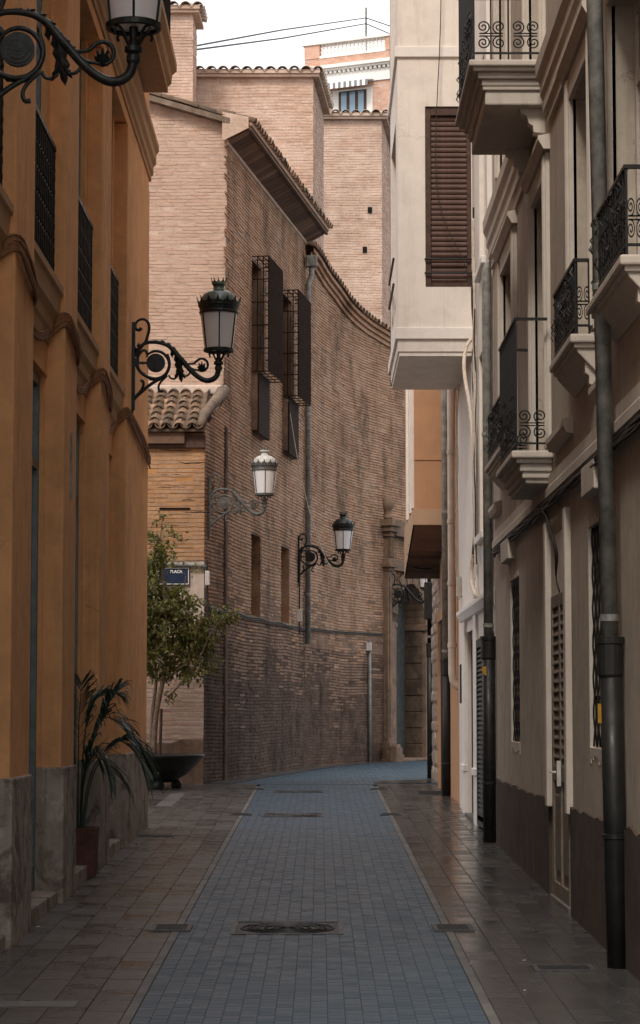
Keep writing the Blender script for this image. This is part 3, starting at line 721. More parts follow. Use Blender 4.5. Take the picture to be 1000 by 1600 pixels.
# downpipes
def downpipe(name, x, y, top, zsplit, r1, r2, lab, lean=0, elbow=False, mat='pipe'):
    b = empty(name, (x, y, zg(y)), lab, 'drainpipe', None)
    pts = [(x + lean * (zsplit) / 6, y, zsplit), (x + lean * top / 6, y, top)]
    if elbow: pts += [(x + .03, y, top + .06), (x + .08, y, top + .08), (x + .14, y, top + .08)]
    MB().tube(pts, r1, 16).build('upper_pipe', M[mat], b, smooth=True)
    MB().tube([(x, y, zg(y) - .05), (x + lean * zsplit / 6, y, zsplit - .02)], r2, 16).build('cast_iron_pipe', M['castpipe'], b, smooth=True)
    xs = x + lean * zsplit / 6
    MB().lathe([(r2 * .99, -.22), (r2 * 1.16, -.20), (r2 * 1.16, -.03), (r2 * 1.28, -.025), (r2 * 1.28, .012), (r1 * .9, .014)], (xs, y, zsplit), 18).build('socket', M['castpipe'], b, smooth=False)
    for z in np.arange(zsplit + .12, top, 1.9):
        MB().lathe([(r1, -.02), (r1 + .008, -.018), (r1 + .008, .018), (r1, .02)], (x + lean * z / 6, y, z), 16).build('clamp', M['pipe'], b)
    MB().lathe([(r2, -.015), (r2 + .007, -.012), (r2 + .007, .012), (r2, .015)], (x + lean * .9 / 6, y, .95), 16).build('clamp', M['castpipe'], b)
    return b
dp1 = downpipe('downpipe', 1.675, 13.45, 12, 2.06, .047, .064, 'near grey downpipe with black cast iron foot and orange sticker', lean=-.085)
MB().box(-.0, .001, -.022, .022, 0, .11).build('sticker', M['yellow'], dp1)
st = [o for o in dp1.children if o.name.startswith('sticker')][0]
st.matrix_parent_inverse = Matrix(); st.location = (-.088, -.01, 1.585 - zg(13.45) + .0); st.rotation_euler = (0, 0, R(40))
dp2 = downpipe('downpipe', 1.665, 23.42, 6.05, 2.38, .047, .066, 'grey green downpipe at the far end of the cream facade', elbow=True)
MB().add([(0, -.025, .0), (0, .012, .02), (0, .028, .06), (0, .02, .09), (0, -.028, .095), (.001, -.025, .0), (.001, .012, .02), (.001, .028, .06), (.001, .02, .09), (.001, -.028, .095)], [(0, 1, 2, 3, 4), (9, 8, 7, 6, 5)]).build('torn_sticker', M['yellow'], dp2)
st = [o for o in dp2.children if o.name.startswith('torn')][0]
st.matrix_parent_inverse = Matrix(); st.location = (-.05, -.058, 2.0 - zg(23.4)); st.rotation_euler = (0, 0, R(60))
# cables under the string course
cbl = empty('cable_bundle', (XR, 15, 3.2), 'black cable bundle running under the string course of the cream building', 'cable')
for s in range(6):
    pts = [(XR - .035 - random.uniform(0, .03), y, 3.20 - .018 * (s % 3) - .02 * random.random() + .012 * math.sin(y * 2 + s)) for y in np.arange(8, 23.3, .45)]
    MB().tube(smoothpts(pts, 1), .011, 5).build('cable', M['cable'], cbl, smooth=True)
tag(MB().tube(smoothpts([(XR - .05, 18.9, 3.19), (XR - .06, 18.2, 3.22), (XR - .05, 17.5, 3.12), (XR - .058, 17.2, 2.98), (XR - .02, 17.05, 2.8), (XR + .0, 17.3, 2.62), (XR - .0, 17.0, 2.51)], 2), .014, 6).build('loose_cable', M['cable'], None, smooth=True), 'loose black cable hanging from the bundle down to the louvred street door', 'cable')
# ================================================================== WHITE BUILDING (right, middle)
XB = 1.735
wb = empty('white_building', (XB, 26.5, zg(26.5)), 'white plastered building with a boxed bay above the pavement', 'building')
DB = (26.45, 27.95, .3, 2.58); SB = (23.62, 25.95, .3, 2.45); WB = (24.6, 25.6, 3.55, 5.5); WB2 = (24.4, 25.4, 6.4, 8.6)
wall_with_holes(XB, FAR_A + .01, 29.6, -.5, 15, [DB, SB, WB, WB2], .16, M['white'], wb)
MB().box(XB + .17, 9, FAR_A + .02, 29.58, -.5, 15).build('building_core', M['interior'], wb)
for a, b in ((25.97, 26.43), (27.97, 28.5)):
    MB().box(XB - .035, XB + .01, a, b, -.3, 2.72).build('door_pilaster', M['white_trim'], wb, bevel=.008)
    MB().box(XB - .055, XB + .01, a - .01, b + .01, .95, 1.03).build('pilaster_band', M['white_trim'], wb, bevel=.008)
MB().prism([(XB + .01, 2.70), (XB - .05, 2.72), (XB - .09, 2.80), (XB - .09, 2.84), (XB + .01, 2.90)], 23.5, 28.6, lambda x, z, y: (x, y, z)).build('ledge', M['white_trim'], wb)
MB().box(XB - .05, XB + .01, 23.55, 23.8, 2.9, 14).build('corner_strip', M['white_trim'], wb, bevel=.008)
MB().box(XB - .04, XB + .01, 25.9, 26.35, 2.9, 5.55).build('wall_strip', M['white_trim'], wb, bevel=.008)
bd = MB().box(XB + .06, XB + .10, 26.47, 27.93, .38, 2.57).build('black_door', M['interior'], wb)
MB().box(XB + .045, XB + .06, 26.47, 26.55, .38, 2.57).box(XB + .045, XB + .06, 27.85, 27.93, .38, 2.57).box(XB + .045, XB + .06, 26.55, 27.85, 2.49, 2.57).build('frame', M['wood'], bd)
MB().box(XB - .04, XB + .15, 26.40, 28.0, .2, zg(27) + .05).build('door_step', M['kerb'], wb, bevel=.01)
louvre_door(wb, XB - .03, 23.66, 25.92, zg(24.8) + .04, zg(24.8) + .2, 2.43, M['louvre'], M['louvre'], 34)
for z0_, z1_, w0 in ((3.55, 5.5, WB), (6.4, 8.6, WB2)):
    wn = MB()
    for yy in (w0[0], w0[1] - .07): wn.box(XB + .05, XB + .10, yy, yy + .07, z0_, z1_)
    wn.box(XB + .05, XB + .1, w0[0] + .07, w0[1] - .07, z0_, z0_ + .07).box(XB + .05, XB + .1, w0[0] + .07, w0[1] - .07, z1_ - .07, z1_)
    wn = wn.build('window', M['frame_white'], wb)
    MB().box(XB + .07, XB + .08, w0[0] + .07, w0[1] - .07, z0_ + .07, z1_ - .07).build('blind', M['white_trim'], wn)
    MB().box(XB - .06, XB + .02, w0[0] - .08, w0[1] + .08, z0_ - .1, z0_ - .02).build('sill', M['white_trim'], wb, bevel=.01)
hp = MB().box(XB - .045, XB - .005, 28.55, 28.75, 1.75, 2.22).build('wall_plate', M['castpipe'], wb, bevel=.006)
# boxed bay with roller shutter on the end facing down the street
bay = empty('box_bay', (1.3, 28, 5.65), 'white boxed bay jutting over the street with a brown roller shutter', 'bay window')
BX, BY0, BY1, BZ = .885, 26.6, 29.45, 5.72
sx0, sx1, sz0, sz1 = 1.20, XB - .01, 6.46, 8.55
m = MB()
m.box(BX, sx0, BY0, BY0 + .2, BZ, 14.5).box(sx1, XB + .05, BY0, BY0 + .2, BZ, 14.5).box(sx0, sx1, BY0, BY0 + .2, BZ, sz0).box(sx0, sx1, BY0, BY0 + .2, sz1, 14.5)
m.build('end_wall', M['white'], bay)
ya, yb = 27.2, 28.9
m = MB().box(BX, BX + .18, BY0 + .2, ya, BZ, 14.5).box(BX, BX + .18, yb, BY1, BZ, 14.5).box(BX, BX + .18, ya, yb, BZ, 6.3).box(BX, BX + .18, ya, yb, 8.5, 9.6).box(BX, BX + .18, ya, yb, 11.6, 14.5)
m.build('street_wall', M['white'], bay)
MB().box(BX + .12, BX + .16, ya, yb, 6.3, 8.5).box(BX + .12, BX + .16, ya, yb, 9.6, 11.6).build('street_window', M['wood'], bay)
MB().tube([(BX - .03, ya, 6.9), (BX - .03, yb, 6.9)], .014, 6).tube([(BX - .03, ya, 6.6), (BX - .03, yb, 6.6)], .014, 6).build('window_rail', M['iron'], bay)
MB().box(BX + .0, XB + .05, BY1 - .15, BY1 - .001, BZ, 14.5).build('far_end_wall', M['white'], bay)
MB().box(BX + .015, XB + .04, BY0 + .015, BY1 - .015, BZ - .05, BZ).build('soffit', M['white'], bay)
for z0_, z1_ in ((5.86, 5.99), (9.12, 9.24), (12.5, 12.62)):
    MB().box(BX - .03, XB + .02, BY0 - .03, BY0 + .0, z0_, z1_).box(BX - .03, BX, BY0, BY1, z0_, z1_).build('band', M['white_trim'], bay, bevel=.006)
sh = MB().box(sx0, sx0 + .065, BY0 + .02, BY0 + .08, sz0, sz1).box(sx1 - .05, sx1, BY0 + .02, BY0 + .08, sz0, sz1).box(sx0 + .065, sx1 - .05, BY0 + .02, BY0 + .08, sz1 - .10, sz1).box(sx0 + .065, sx1 - .05, BY0 + .02, BY0 + .08, sz0, sz0 + .05)
sh = sh.build('roller_shutter', M['wood'], bay, bevel=.004)
n = 32; hh = (sz1 - .10 - sz0 - .05) / n
slm = MB().prism([(0, 0), (0, hh * .93), (-.008, hh * .9), (-.016, hh * .65), (-.018, hh * .4), (-.012, hh * .1)], sx0 + .065, sx1 - .05, lambda a, b, x: (x, a, b)).mesh('slat', M['shutter'])
for k in range(n):
    o = link('slat', slm, sh); o.location = (0, BY0 + .07 + random.uniform(-.001, .001), sz0 + .05 + k * hh)
for z in (6.78, 6.62): MB().tube([(sx0 - .01, BY0 - .015, z), (sx1, BY0 - .015, z)], .012, 6).build('guard_bar', M['iron'], sh)
tag(MB().tube(smoothpts([at(690, -60, 26.5), at(688, 60, 26.5), at(682, 170, 26.5), at(680, 255, 26.5), at(684, 310, 26.5), at(697, 355, 26.5), at(722, 400, 26.5), at(738, 452, 26.5)], 2), .0055, 5).build('hanging_wire', M['cable'], None, smooth=True), 'thin black wire hanging across the brown roller shutter', 'wire')
# pale pipe and cable tangle on the white facade
pv = empty('waste_pipe', (1.66, 31.0, 1.9), 'cream plastic waste pipe running down behind the white facade', 'drainpipe')
MB().tube([(1.70, 30.5, 14), (1.70, 30.5, 2.15), (1.71, 30.5, 2.05), (1.76, 30.5, 1.98), (1.84, 30.5, 1.95)], .052, 14).build('pipe', M['pvc'], pv, smooth=True)
for z in (2.5, 3.3, 4.1, 5.0): MB().lathe([(.052, -.03), (.06, -.027), (.06, .027), (.052, .03)], (1.70, 30.5, z), 14).build('joint', M['pvc'], pv)
tg = empty('cable_tangle', (1.7, 27.5, 3), 'pale tangled cables hanging down the white facade beside the bay', 'cable')
for s in range(9):
    y = random.choice([25.7, 25.85, 28.9, 29.1, 29.3]) + random.uniform(-.06, .06); zt = random.uniform(5.6, 7.5); zb_ = random.uniform(2.9, 3.6)
    pts = [(XB - .03 - random.uniform(0, .03), y + random.uniform(-.05, .05), z) for z in np.arange(zb_, zt, .35)]
    MB().tube(smoothpts(pts, 2), random.choice([.008, .012, .016]), 5).build('cable', M[random.choice(['cable_pale', 'cable_pale', 'cable'])], tg, smooth=True)
MB().tube(smoothpts([(XB + .02, 26.5, 5.9), (XB - .10, 26.45, 5.75), (XB - .13, 26.3, 5.45), (XB - .06, 25.9, 4.9), (XB - .04, 25.8, 4.0), (XB - .04, 25.85, 3.5), (XB - .08, 26.1, 3.1), (XB - .05, 25.6, 2.9)], 2), .022, 8).build('cable', M['cable_pale'], tg, smooth=True)
MB().box(XB - .06, XB, 28.95, 29.1, 3.05, 3.3).build('meter_box', M['box'], tg, bevel=.01)

# ================================================================== ORANGE BUILDING + RUBBLE WALL (right, far)
XC = 1.77
oc = empty('orange_building', (XC, 32, zg(32)), 'narrow orange building with an overhanging boxed bay', 'building')
MB().box(XC, 9, 29.62, 34.9, -.4, 14).build('wall', M['orange2'], oc)
MB().box(XC - .012, XC + .03, 33.3, 34.6, .45, 2.95).build('door', M['wood'], oc)
MB().box(XC - .05, XC + .02, 33.1, 33.3, .3, 3.1).box(XC - .05, XC + .02, 34.6, 34.8, .3, 3.1).box(XC - .05, XC + .02, 33.3, 34.6, 2.95, 3.1).build('door_frame', M['orange2'], oc)
ax0, ay0, ay1 = 1.305, 32.6, 36.05
b2 = MB().add([(ax0, ay0, 4.42), (2.2, ay0, 4.42), (2.2, ay0, 14), (ax0, ay0, 14), (ax0, ay1, 4.42), (2.2, ay1, 4.42), (2.2, ay1, 14), (ax0, ay1, 14)], [(0, 1, 2, 3), (0, 3, 7, 4), (4, 7, 6, 5)]).build('bay_wall', M['orange2'], oc)
MB().add([(ax0 - .02, ay0 - .02, 4.22), (2.2, ay0 - .02, 4.22), (2.2, ay0 - .02, 4.44), (ax0 - .02, ay0 - .02, 4.44), (ax0 - .02, ay1, 3.68), (ax0 - .02, ay1, 4.44), (2.2, ay1, 3.68), (2.2, ay1, 4.44)],
         [(0, 1, 2, 3), (0, 3, 5, 4), (4, 5, 7, 6), (3, 2, 7, 5)]).build('bay_base', M['beige'], oc)
ym = ay0 + (ay1 - ay0) * .48; zm = 4.22 - .54 * .48
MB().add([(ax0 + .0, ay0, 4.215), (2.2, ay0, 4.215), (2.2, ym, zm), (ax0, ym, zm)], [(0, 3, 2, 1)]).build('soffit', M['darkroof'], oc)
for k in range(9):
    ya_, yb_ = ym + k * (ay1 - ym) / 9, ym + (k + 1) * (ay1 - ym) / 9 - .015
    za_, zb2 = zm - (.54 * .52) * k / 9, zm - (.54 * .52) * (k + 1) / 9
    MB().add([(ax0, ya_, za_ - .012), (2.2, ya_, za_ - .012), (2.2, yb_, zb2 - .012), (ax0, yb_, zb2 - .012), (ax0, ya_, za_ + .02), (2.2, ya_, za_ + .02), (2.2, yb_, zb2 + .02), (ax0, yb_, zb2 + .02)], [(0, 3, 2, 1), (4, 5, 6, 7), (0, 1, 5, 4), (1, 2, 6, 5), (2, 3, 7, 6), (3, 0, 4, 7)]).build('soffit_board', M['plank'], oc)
for y0_ in (32.62, 33.4, 34.6): MB().box(ax0 - .035, ax0, y0_, y0_ + .28, 4.45, 14).build('bay_trim', M['white'], oc, bevel=.006)
MB().box(ax0 - .006, 2.2, ay0 - .012, ay0, 5.12, 5.16).build('band', M['orange2'], oc)
for k, z in enumerate((4.0, 3.9, 3.8)):
    pts = [(ax0 - .03, 34.2 + k * .5, z + .06), (ax0 + .12, 34.2 + k * .5, z - .02), (1.6, 34.3 + k * .5, z - .03), (1.95, 34.4 + k * .5, z + .03)]
    tag(MB().tube(smoothpts(pts, 2), .009, 5).build('sagging_wire', M['cable'], None), ['first', 'second', 'third'][k] + ' dark wire from the front edge sagging under the orange bay soffit', 'wire', 'wires under the orange bay')
gp = downpipe('downpipe', 1.715, 32.3, 9, 2.35, .05, .06, 'grey downpipe between the white and orange buildings')
# rubble stone house end
rs = empty('rubble_wall', (1.8, 37, zg(37)), 'rough pale rubble stone wall past the orange building', 'wall')
MB().box(1.83, 9, 34.92, 39.0, -.4, 9).build('wall_core', M['mortar'], rs)
sm_v = []
for v in range(6):
    mm = MB(); rr = np.random.default_rng(v)
    ring = []; nseg = 7
    for lay, (sc_, dx) in enumerate(((1.0, 0.0), (.93, -.045), (.6, -.075))):
        for k in range(nseg):
            an = 2 * math.pi * k / nseg; rad = sc_ * (1 + rr.uniform(-.18, .18))
            ring.append((dx + rr.uniform(-.008, .008), .5 * rad * math.cos(an), .5 * rad * math.sin(an)))
    F = [(i * nseg + k, i * nseg + (k + 1) % nseg, (i + 1) * nseg + (k + 1) % nseg, (i + 1) * nseg + k) for i in range(2) for k in range(nseg)] + [tuple(range(2 * nseg, 3 * nseg))]
    mm.add(ring, [f[::-1] for f in F]); sm_v.append(mm.mesh('stone', M['pale_render']))
z = .5; cnt = 0
while z < 5.2:
    hgt = random.uniform(.16, .30); y = 35.0
    while y < 38.9:
        L = random.uniform(.2, .5)
        if cnt < 290:
            o = link('stone', random.choice(sm_v), rs); o.location = (1.835, y + L / 2, z + hgt / 2); o.scale = (random.uniform(.15, .4), L * 1.02, hgt * 1.05); cnt += 1
        y += L
    z += hgt
gp2 = downpipe('downpipe', 1.80, 38.75, 6, 2.75, .045, .055, 'black downpipe at the end of the rubble wall near the portal', mat='castpipe')
tag(MB().box(1.70, 1.84, 38.45, 38.7, 3.15, 3.75).build('meter_cabinet', M['castpipe'], None, bevel=.01), 'dark cabinet fixed high beside the farthest downpipe', 'cabinet')

# ================================================================== BRICK CHURCH
def path_tools(pts):
    P = np.array(pts, float); seg = np.hypot(*(P[1:] - P[:-1]).T); c = np.concatenate([[0], np.cumsum(seg)])
    def pos(s): return np.stack([np.interp(s, c, P[:, 0]), np.interp(s, c, P[:, 1])], -1)
    def nrm(s):
        d = pos(np.clip(np.asarray(s) + .05, 0, c[-1])) - pos(np.clip(np.asarray(s) - .05, 0, c[-1])); d /= np.linalg.norm(d, axis=-1, keepdims=True)
        return np.stack([d[..., 1], -d[..., 0]], -1)
    return pos, nrm, c[-1]
def brick_wall(root, pts, z0, z1, mats, mortar, holes=(), top=None, L=.29, H=.056, jz=.017, js=.014, soot_z=None, singles=0, single_zone=None, depth=.22, holemat=None, prm=.004, moff=-.0045):
    pos, nrm, T = path_tools(pts)
    topf = top or (lambda s: z1)
    # mortar backing
    ss = sorted({0, T, *np.arange(0, T, .3).tolist(), *[h[0] for h in holes], *[h[1] for h in holes]}); zs = sorted({z0, *[h[2] for h in holes], *[h[3] for h in holes], *([soot_z] if soot_z is not None else [])})
    m = MB()
    def P3(s, z, off=moff):
        p = pos(s); n_ = nrm(s); return (p[0] + n_[0] * off, p[1] + n_[1] * off, z)
    for a, b in zip(ss[:-1], ss[1:]):
        zz = [z for z in zs if z < min(topf(a), topf(b))]
        lv = list(zip(zz, zz[1:])) + [(zz[-1], None)]
        for za, zb in lv:
            mid = (za + (zb if zb is not None else topf((a + b) / 2))) / 2
            if any(h[0] < (a + b) / 2 < h[1] and h[2] < mid < h[3] for h in holes): continue
            m.add([P3(a, za), P3(b, za), P3(b, topf(b) if zb is None else zb), P3(a, topf(a) if zb is None else zb)], [(0, 1, 2, 3)])
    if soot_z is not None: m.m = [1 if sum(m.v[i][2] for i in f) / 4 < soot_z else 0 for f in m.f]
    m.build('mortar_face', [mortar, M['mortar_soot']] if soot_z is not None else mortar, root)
    for h in holes:
        a, b, za, zb = h[:4]; dp = h[4] if len(h) > 4 else depth
        q = MB(); pin = [P3(a, 0, -dp), P3(b, 0, -dp)]; po = [P3(a, 0, -.007), P3(b, 0, -.007)]
        def w_(p, z): return (p[0], p[1], z)
        q.add([w_(po[0], za), w_(pin[0], za), w_(pin[0], zb), w_(po[0], zb)], [(0, 1, 2, 3)])
        q.add([w_(po[1], za), w_(pin[1], za), w_(pin[1], zb), w_(po[1], zb)], [(0, 3, 2, 1)])
        q.add([w_(po[0], za), w_(po[1], za), w_(pin[1], za), w_(pin[0], za)], [(0, 1, 2, 3)])
        q.add([w_(po[0], zb), w_(po[1], zb), w_(pin[1], zb), w_(pin[0], zb)], [(0, 3, 2, 1)])
        q.build('opening_reveal', holemat or mortar, root)
        MB().add([w_(pin[0], za), w_(pin[1], za), w_(pin[1], zb), w_(pin[0], zb)], [(0, 1, 2, 3)]).build('opening_back', M['interior'], root)
    # bricks
    V = []; F = []; MI = []; o = 0; nsingle = 0
    rg = np.random.default_rng(int(T * 1000) % 9973)
    nc = int((z1 - z0) / (H)) + 1
    for c in range(nc):
        zc0 = z0 + c * H; ph = rg.uniform(0, 6.28); s = -L * (.5 if c % 2 else 0) - rg.uniform(0, .06)
        while s < T:
            ll = L * rg.uniform(.86, 1.12) * (.5 if rg.random() < .12 else 1); a, b = max(s, 0), min(s + ll - js, T); s += ll
            if b - a < .05: continue
            mid = (a + b) / 2
            za = zc0 + .010 * math.sin(mid * .8 + 1.3) + .007 * math.sin(mid * 2.3 + zc0) + rg.uniform(-.002, .002); zb = za + (H - jz) * rg.uniform(.86, 1.06)
            if zb > topf(mid): continue
            skip = False
            for h in holes:
                if zb > h[2] and za < h[3] and b > h[0] and a < h[1]:
                    if a < h[0] - .03: b = h[0]
                    elif b > h[1] + .03: a = h[1]
                    else: skip = True
            if skip or b - a < .04 or rg.random() < .008: continue
            pr = rg.uniform(-.001, .001 + prm) if rg.random() > .05 else -.0035
            j = rg.uniform(-.004, .004, 4)
            pa, pb, n_ = pos(a), pos(b), nrm(mid)
            if singles and nsingle < singles and single_zone(mid, (za + zb) / 2):
                nsingle += 1
                key = 'brick' + mats[0].name
                if key not in _shared:
                    _shared[key] = MB().add([(-.5, 0, -.5), (.5, 0, -.5), (.5, 0, .5), (-.5, 0, .5), (-.49, -1, -.46), (.49, -1, -.47), (.485, -1, .46), (-.49, -1, .47)], [(4, 5, 6, 7), (0, 1, 5, 4), (1, 2, 6, 5), (2, 3, 7, 6), (3, 0, 4, 7)]).mesh('brick', mats[0])
                q = link('brick', _shared[key], root)
                pm = (pa + pb) / 2 - n_ * .02
                q.location = (pm[0], pm[1], (za + zb) / 2 + j[0]); q.rotation_euler = (0, j[1] * 3, math.atan2(n_[0], -n_[1])); q.scale = (b - a, .02 + pr, zb - za)
                continue
            for (p, z, off) in ((pa, za, -.02), (pb, za, -.02), (pb, zb, -.02), (pa, zb, -.02)): V.append((p[0] + n_[0] * off, p[1] + n_[1] * off, z))
            for i, (p, z) in enumerate(((pa, za), (pb, za), (pb, zb), (pa, zb))): V.append((p[0] + n_[0] * (pr + j[i] * .25), p[1] + n_[1] * (pr + j[i] * .25), z + j[(i + 1) % 4]))
            F += [(o + 4, o + 5, o + 6, o + 7), (o, o + 1, o + 5, o + 4), (o + 1, o + 2, o + 6, o + 5), (o + 2, o + 3, o + 7, o + 6), (o + 3, o, o + 4, o + 7)]
            mi = 0
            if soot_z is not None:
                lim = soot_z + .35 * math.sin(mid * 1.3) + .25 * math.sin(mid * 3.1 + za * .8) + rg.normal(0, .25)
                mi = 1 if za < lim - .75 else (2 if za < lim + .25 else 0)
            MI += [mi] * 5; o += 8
    me = bpy.data.meshes.new('brickwork'); me.from_pydata(V, [], F)
    for mm in mats: me.materials.append(mm)
    me.polygons.foreach_set('material_index', MI); me.update()
    ob_ = link('brickwork', me, root); ob_['kind'] = 'stuff'; return ob_

ch = empty('brick_church', (-1.5, 40, zg(40)), 'old brick church side with tiled eave, caged windows and bending wall', 'church')
# front (towards us), main block
FX = -1.50
def topfront(s): return 11.18 + .33 * (4.5 - s) * .9
brick_wall(ch, [(-6.0, 37.7), (FX, 37.7)], 5.6, 13.2, [M['brick']], M['mortar'], top=topfront, jz=.012, moff=-.0025, L=.31, singles=300, single_zone=lambda s, z: s > 3.2 and z > 7.4)
# along the street
pos1, nrm1, T1 = path_tools([S1A, S1B])
k1 = 1.72
def top1(s): return 10.86 if s >= k1 else 5.95 + .72 * s / k1
def s_of_d(d): return (d - 36.0) / (S1B[1] - S1A[1]) * T1
h1 = [(s_of_d(39.97), s_of_d(40.9), 7.45, 9.35, .28), (s_of_d(43.15), s_of_d(44.1), 7.45, 9.33, .28), (s_of_d(39.97), s_of_d(40.85), 3.28, 4.66, .25), (s_of_d(43.0), s_of_d(43.9), 3.28, 4.66, .25), (s_of_d(36.55), s_of_d(36.75), 4.95, 5.15, .2)]
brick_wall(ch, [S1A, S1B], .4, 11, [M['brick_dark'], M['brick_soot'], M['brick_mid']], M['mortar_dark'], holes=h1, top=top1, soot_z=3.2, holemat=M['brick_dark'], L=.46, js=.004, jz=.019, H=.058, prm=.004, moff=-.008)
# bending wall and portal wall
pos2, nrm2, T2 = path_tools(S2P)
c2 = [0]
for a, b in zip(S2P[:-1], S2P[1:]): c2.append(c2[-1] + math.hypot(b[0] - a[0], b[1] - a[1]))
SP = c2[4]                                        # portal starts here
PO0, PO1 = SP + .10, SP + 1.80
def top2(s): return float(np.interp(s, [0, .8, 2.75, 4.3, 5.6, 6.7, 12], [10.70, 10.66, 10.40, 10.14, 10.03, 9.93, 9.9]))
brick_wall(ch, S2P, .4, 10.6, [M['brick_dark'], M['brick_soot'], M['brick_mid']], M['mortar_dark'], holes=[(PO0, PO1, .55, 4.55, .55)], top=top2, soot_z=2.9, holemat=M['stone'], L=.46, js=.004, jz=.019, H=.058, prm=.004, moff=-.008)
# solid masses behind the faces so that light cannot leak
MB().add([(-6, 37.72, 0), (FX - .02, 37.72, 0), (-.31, 45.8, 0), (-.31, 46.5, 0), (-6, 46.5, 0), (-6, 37.72, 10.8), (FX - .02, 37.72, 10.8), (-.31, 45.8, 10.8), (-.31, 46.5, 10.8), (-6, 46.5, 10.8)],
         [(2, 3, 8, 7), (3, 4, 9, 8), (4, 0, 5, 9), (5, 6, 7, 8, 9)]).build('church_mass', M['interior'], ch)
# buttress strip at the lower street corner and blocked doorway relief
for d0, d1, zt, off in ((37.55, 37.72, 6.2, .035),):
    a, b = s_of_d(d0), s_of_d(d1); pa, pb, n_ = pos1(a), pos1(b), nrm1(a)
    MB().prism([(0, .3), (1, .3), (1, zt), (0, zt)], -.01, off, lambda u, z, w_: (pa[0] + (pb[0] - pa[0]) * u + n_[0] * w_, pa[1] + (pb[1] - pa[1]) * u + n_[1] * w_, z)).build('buttress', M['worn_and_reveal_shade'], ch, bevel=.02)
# tiled roof with boarded eave
tv = Vector((S1B[0] - S1A[0], S1B[1] - S1A[1], 0)).normalized(); nv = Vector((tv.y, -tv.x, 0))
C0 = Vector((pos1(k1)[0], pos1(k1)[1], 0)) - tv * .12; LEN = T1 - k1 + .35; OV = .43
def rp(s, o_, z): return C0 + tv * s + nv * o_ + Vector((0, 0, z))
rf = MB().add([rp(0, OV, 11.06), rp(LEN, OV, 11.06), rp(LEN, -5, 12.75), rp(0, -5, 12.75), rp(0, OV, 11.13), rp(LEN, OV, 11.13), rp(LEN, -5, 12.84), rp(0, -5, 12.84)],
              [(0, 3, 2, 1), (4, 5, 6, 7), (0, 1, 5, 4), (1, 2, 6, 5), (2, 3, 7, 6), (3, 0, 4, 7)]).build('roof', M['rooftile'], ch)
nb = 34
for k in range(nb):
    a, b = .06 + k * (LEN - .1) / nb, .06 + (k + 1) * (LEN - .1) / nb - .018
    MB().add([rp(a, -.02, 10.80), rp(b, -.02, 10.80), rp(b, OV - .04, 11.02), rp(a, OV - .04, 11.02), rp(a, -.02, 10.84), rp(b, -.02, 10.84), rp(b, OV - .04, 11.055), rp(a, OV - .04, 11.055)],
             [(0, 3, 2, 1), (4, 5, 6, 7), (0, 1, 5, 4), (1, 2, 6, 5), (2, 3, 7, 6), (3, 0, 4, 7)]).build('eave_board', M['plank'], rf)
MB().add([rp(.02, -.01, 10.76), rp(LEN, -.01, 10.76), rp(LEN, .035, 10.78), rp(.02, .035, 10.78), rp(.02, -.01, 10.84), rp(LEN, -.01, 10.84), rp(LEN, .035, 10.86), rp(.02, .035, 10.86)], [(0, 3, 2, 1), (0, 1, 5, 4), (1, 2, 6, 5), (2, 3, 7, 6), (3, 0, 4, 7)]).build('wall_moulding', M['mortar'], rf)
MB().add([rp(.0, OV - .06, 10.99), rp(LEN, OV - .06, 10.99), rp(LEN, OV - .02, 11.0), rp(0, OV - .02, 11.0), rp(0, OV - .06, 11.06), rp(LEN, OV - .06, 11.06), rp(LEN, OV - .02, 11.06), rp(0, OV - .02, 11.06)], [(0, 3, 2, 1), (0, 1, 5, 4), (1, 2, 6, 5), (2, 3, 7, 6), (3, 0, 4, 7)]).build('eave_beam', M['plank'], rf)
# gable closing piece at the near end of the eave
MB().add([rp(-.02, -.05, 10.82), rp(-.02, OV - .05, 11.02), rp(-.02, OV - .05, 11.2), rp(-.02, -.05, 11.3), rp(-.05, -.05, 10.82), rp(-.05, OV - .05, 11.02), rp(-.05, OV - .05, 11.2), rp(-.05, -.05, 11.3)], [(0, 1, 2, 3), (4, 7, 6, 5), (0, 4, 5, 1), (1, 5, 6, 2), (2, 6, 7, 3), (3, 7, 4, 0)]).build('gable_closer', M['mortar'], rf)
def barrel(L, r0, r1, mat, name='roof_tile', nseg=7, th=.014):
    """half-round tile along +y (downhill end at y=0), crown up"""
    m = MB(); A = [math.pi * k / nseg for k in range(nseg + 1)]; n1 = nseg + 1
    for y, r in ((0, r0), (L, r1)):
        for rr in (r, r - th):
            for a in A: m.v.append((rr * math.cos(a), y, rr * math.sin(a)))
    for k in range(nseg):
        m.f += [(k, k + 1, 2 * n1 + k + 1, 2 * n1 + k)[::-1], (n1 + k, n1 + k + 1, 3 * n1 + k + 1, 3 * n1 + k), (k, k + 1, n1 + k + 1, n1 + k)]; m.m += [0, 0, 0]
    return m.mesh(name, mat, True)
bt = barrel(.42, .085, .068, M['rooftile']); btp = barrel(.42, .10, .08, M['rooftile_pale'])
def put_tile(root, mesh, p, direction, slope, up=True, sc=1):
    """direction: uphill horizontal vector"""
    o = link('roof_tile', mesh, root); o.location = p
    yaw = math.atan2(direction[1], direction[0]) - math.pi / 2
    e = Matrix.Rotation(yaw + random.uniform(-.03, .03), 4, 'Z') @ Matrix.Rotation(slope, 4, 'X')
    if not up: e = e @ Matrix.Rotation(math.pi, 4, 'Y')
    o.rotation_euler = e.to_euler(); o.scale = (sc, sc, sc); return o
ne = 40
for k in range(ne):
    s_ = .06 + k * (LEN - .1) / (ne - 1)
    put_tile(rf, bt, rp(s_, OV + .05 + random.uniform(-.015, .015), 11.12), -nv, R(17)); 
    put_tile(rf, bt, rp(s_, OV + .05 - .36, 11.235), -nv, R(17))
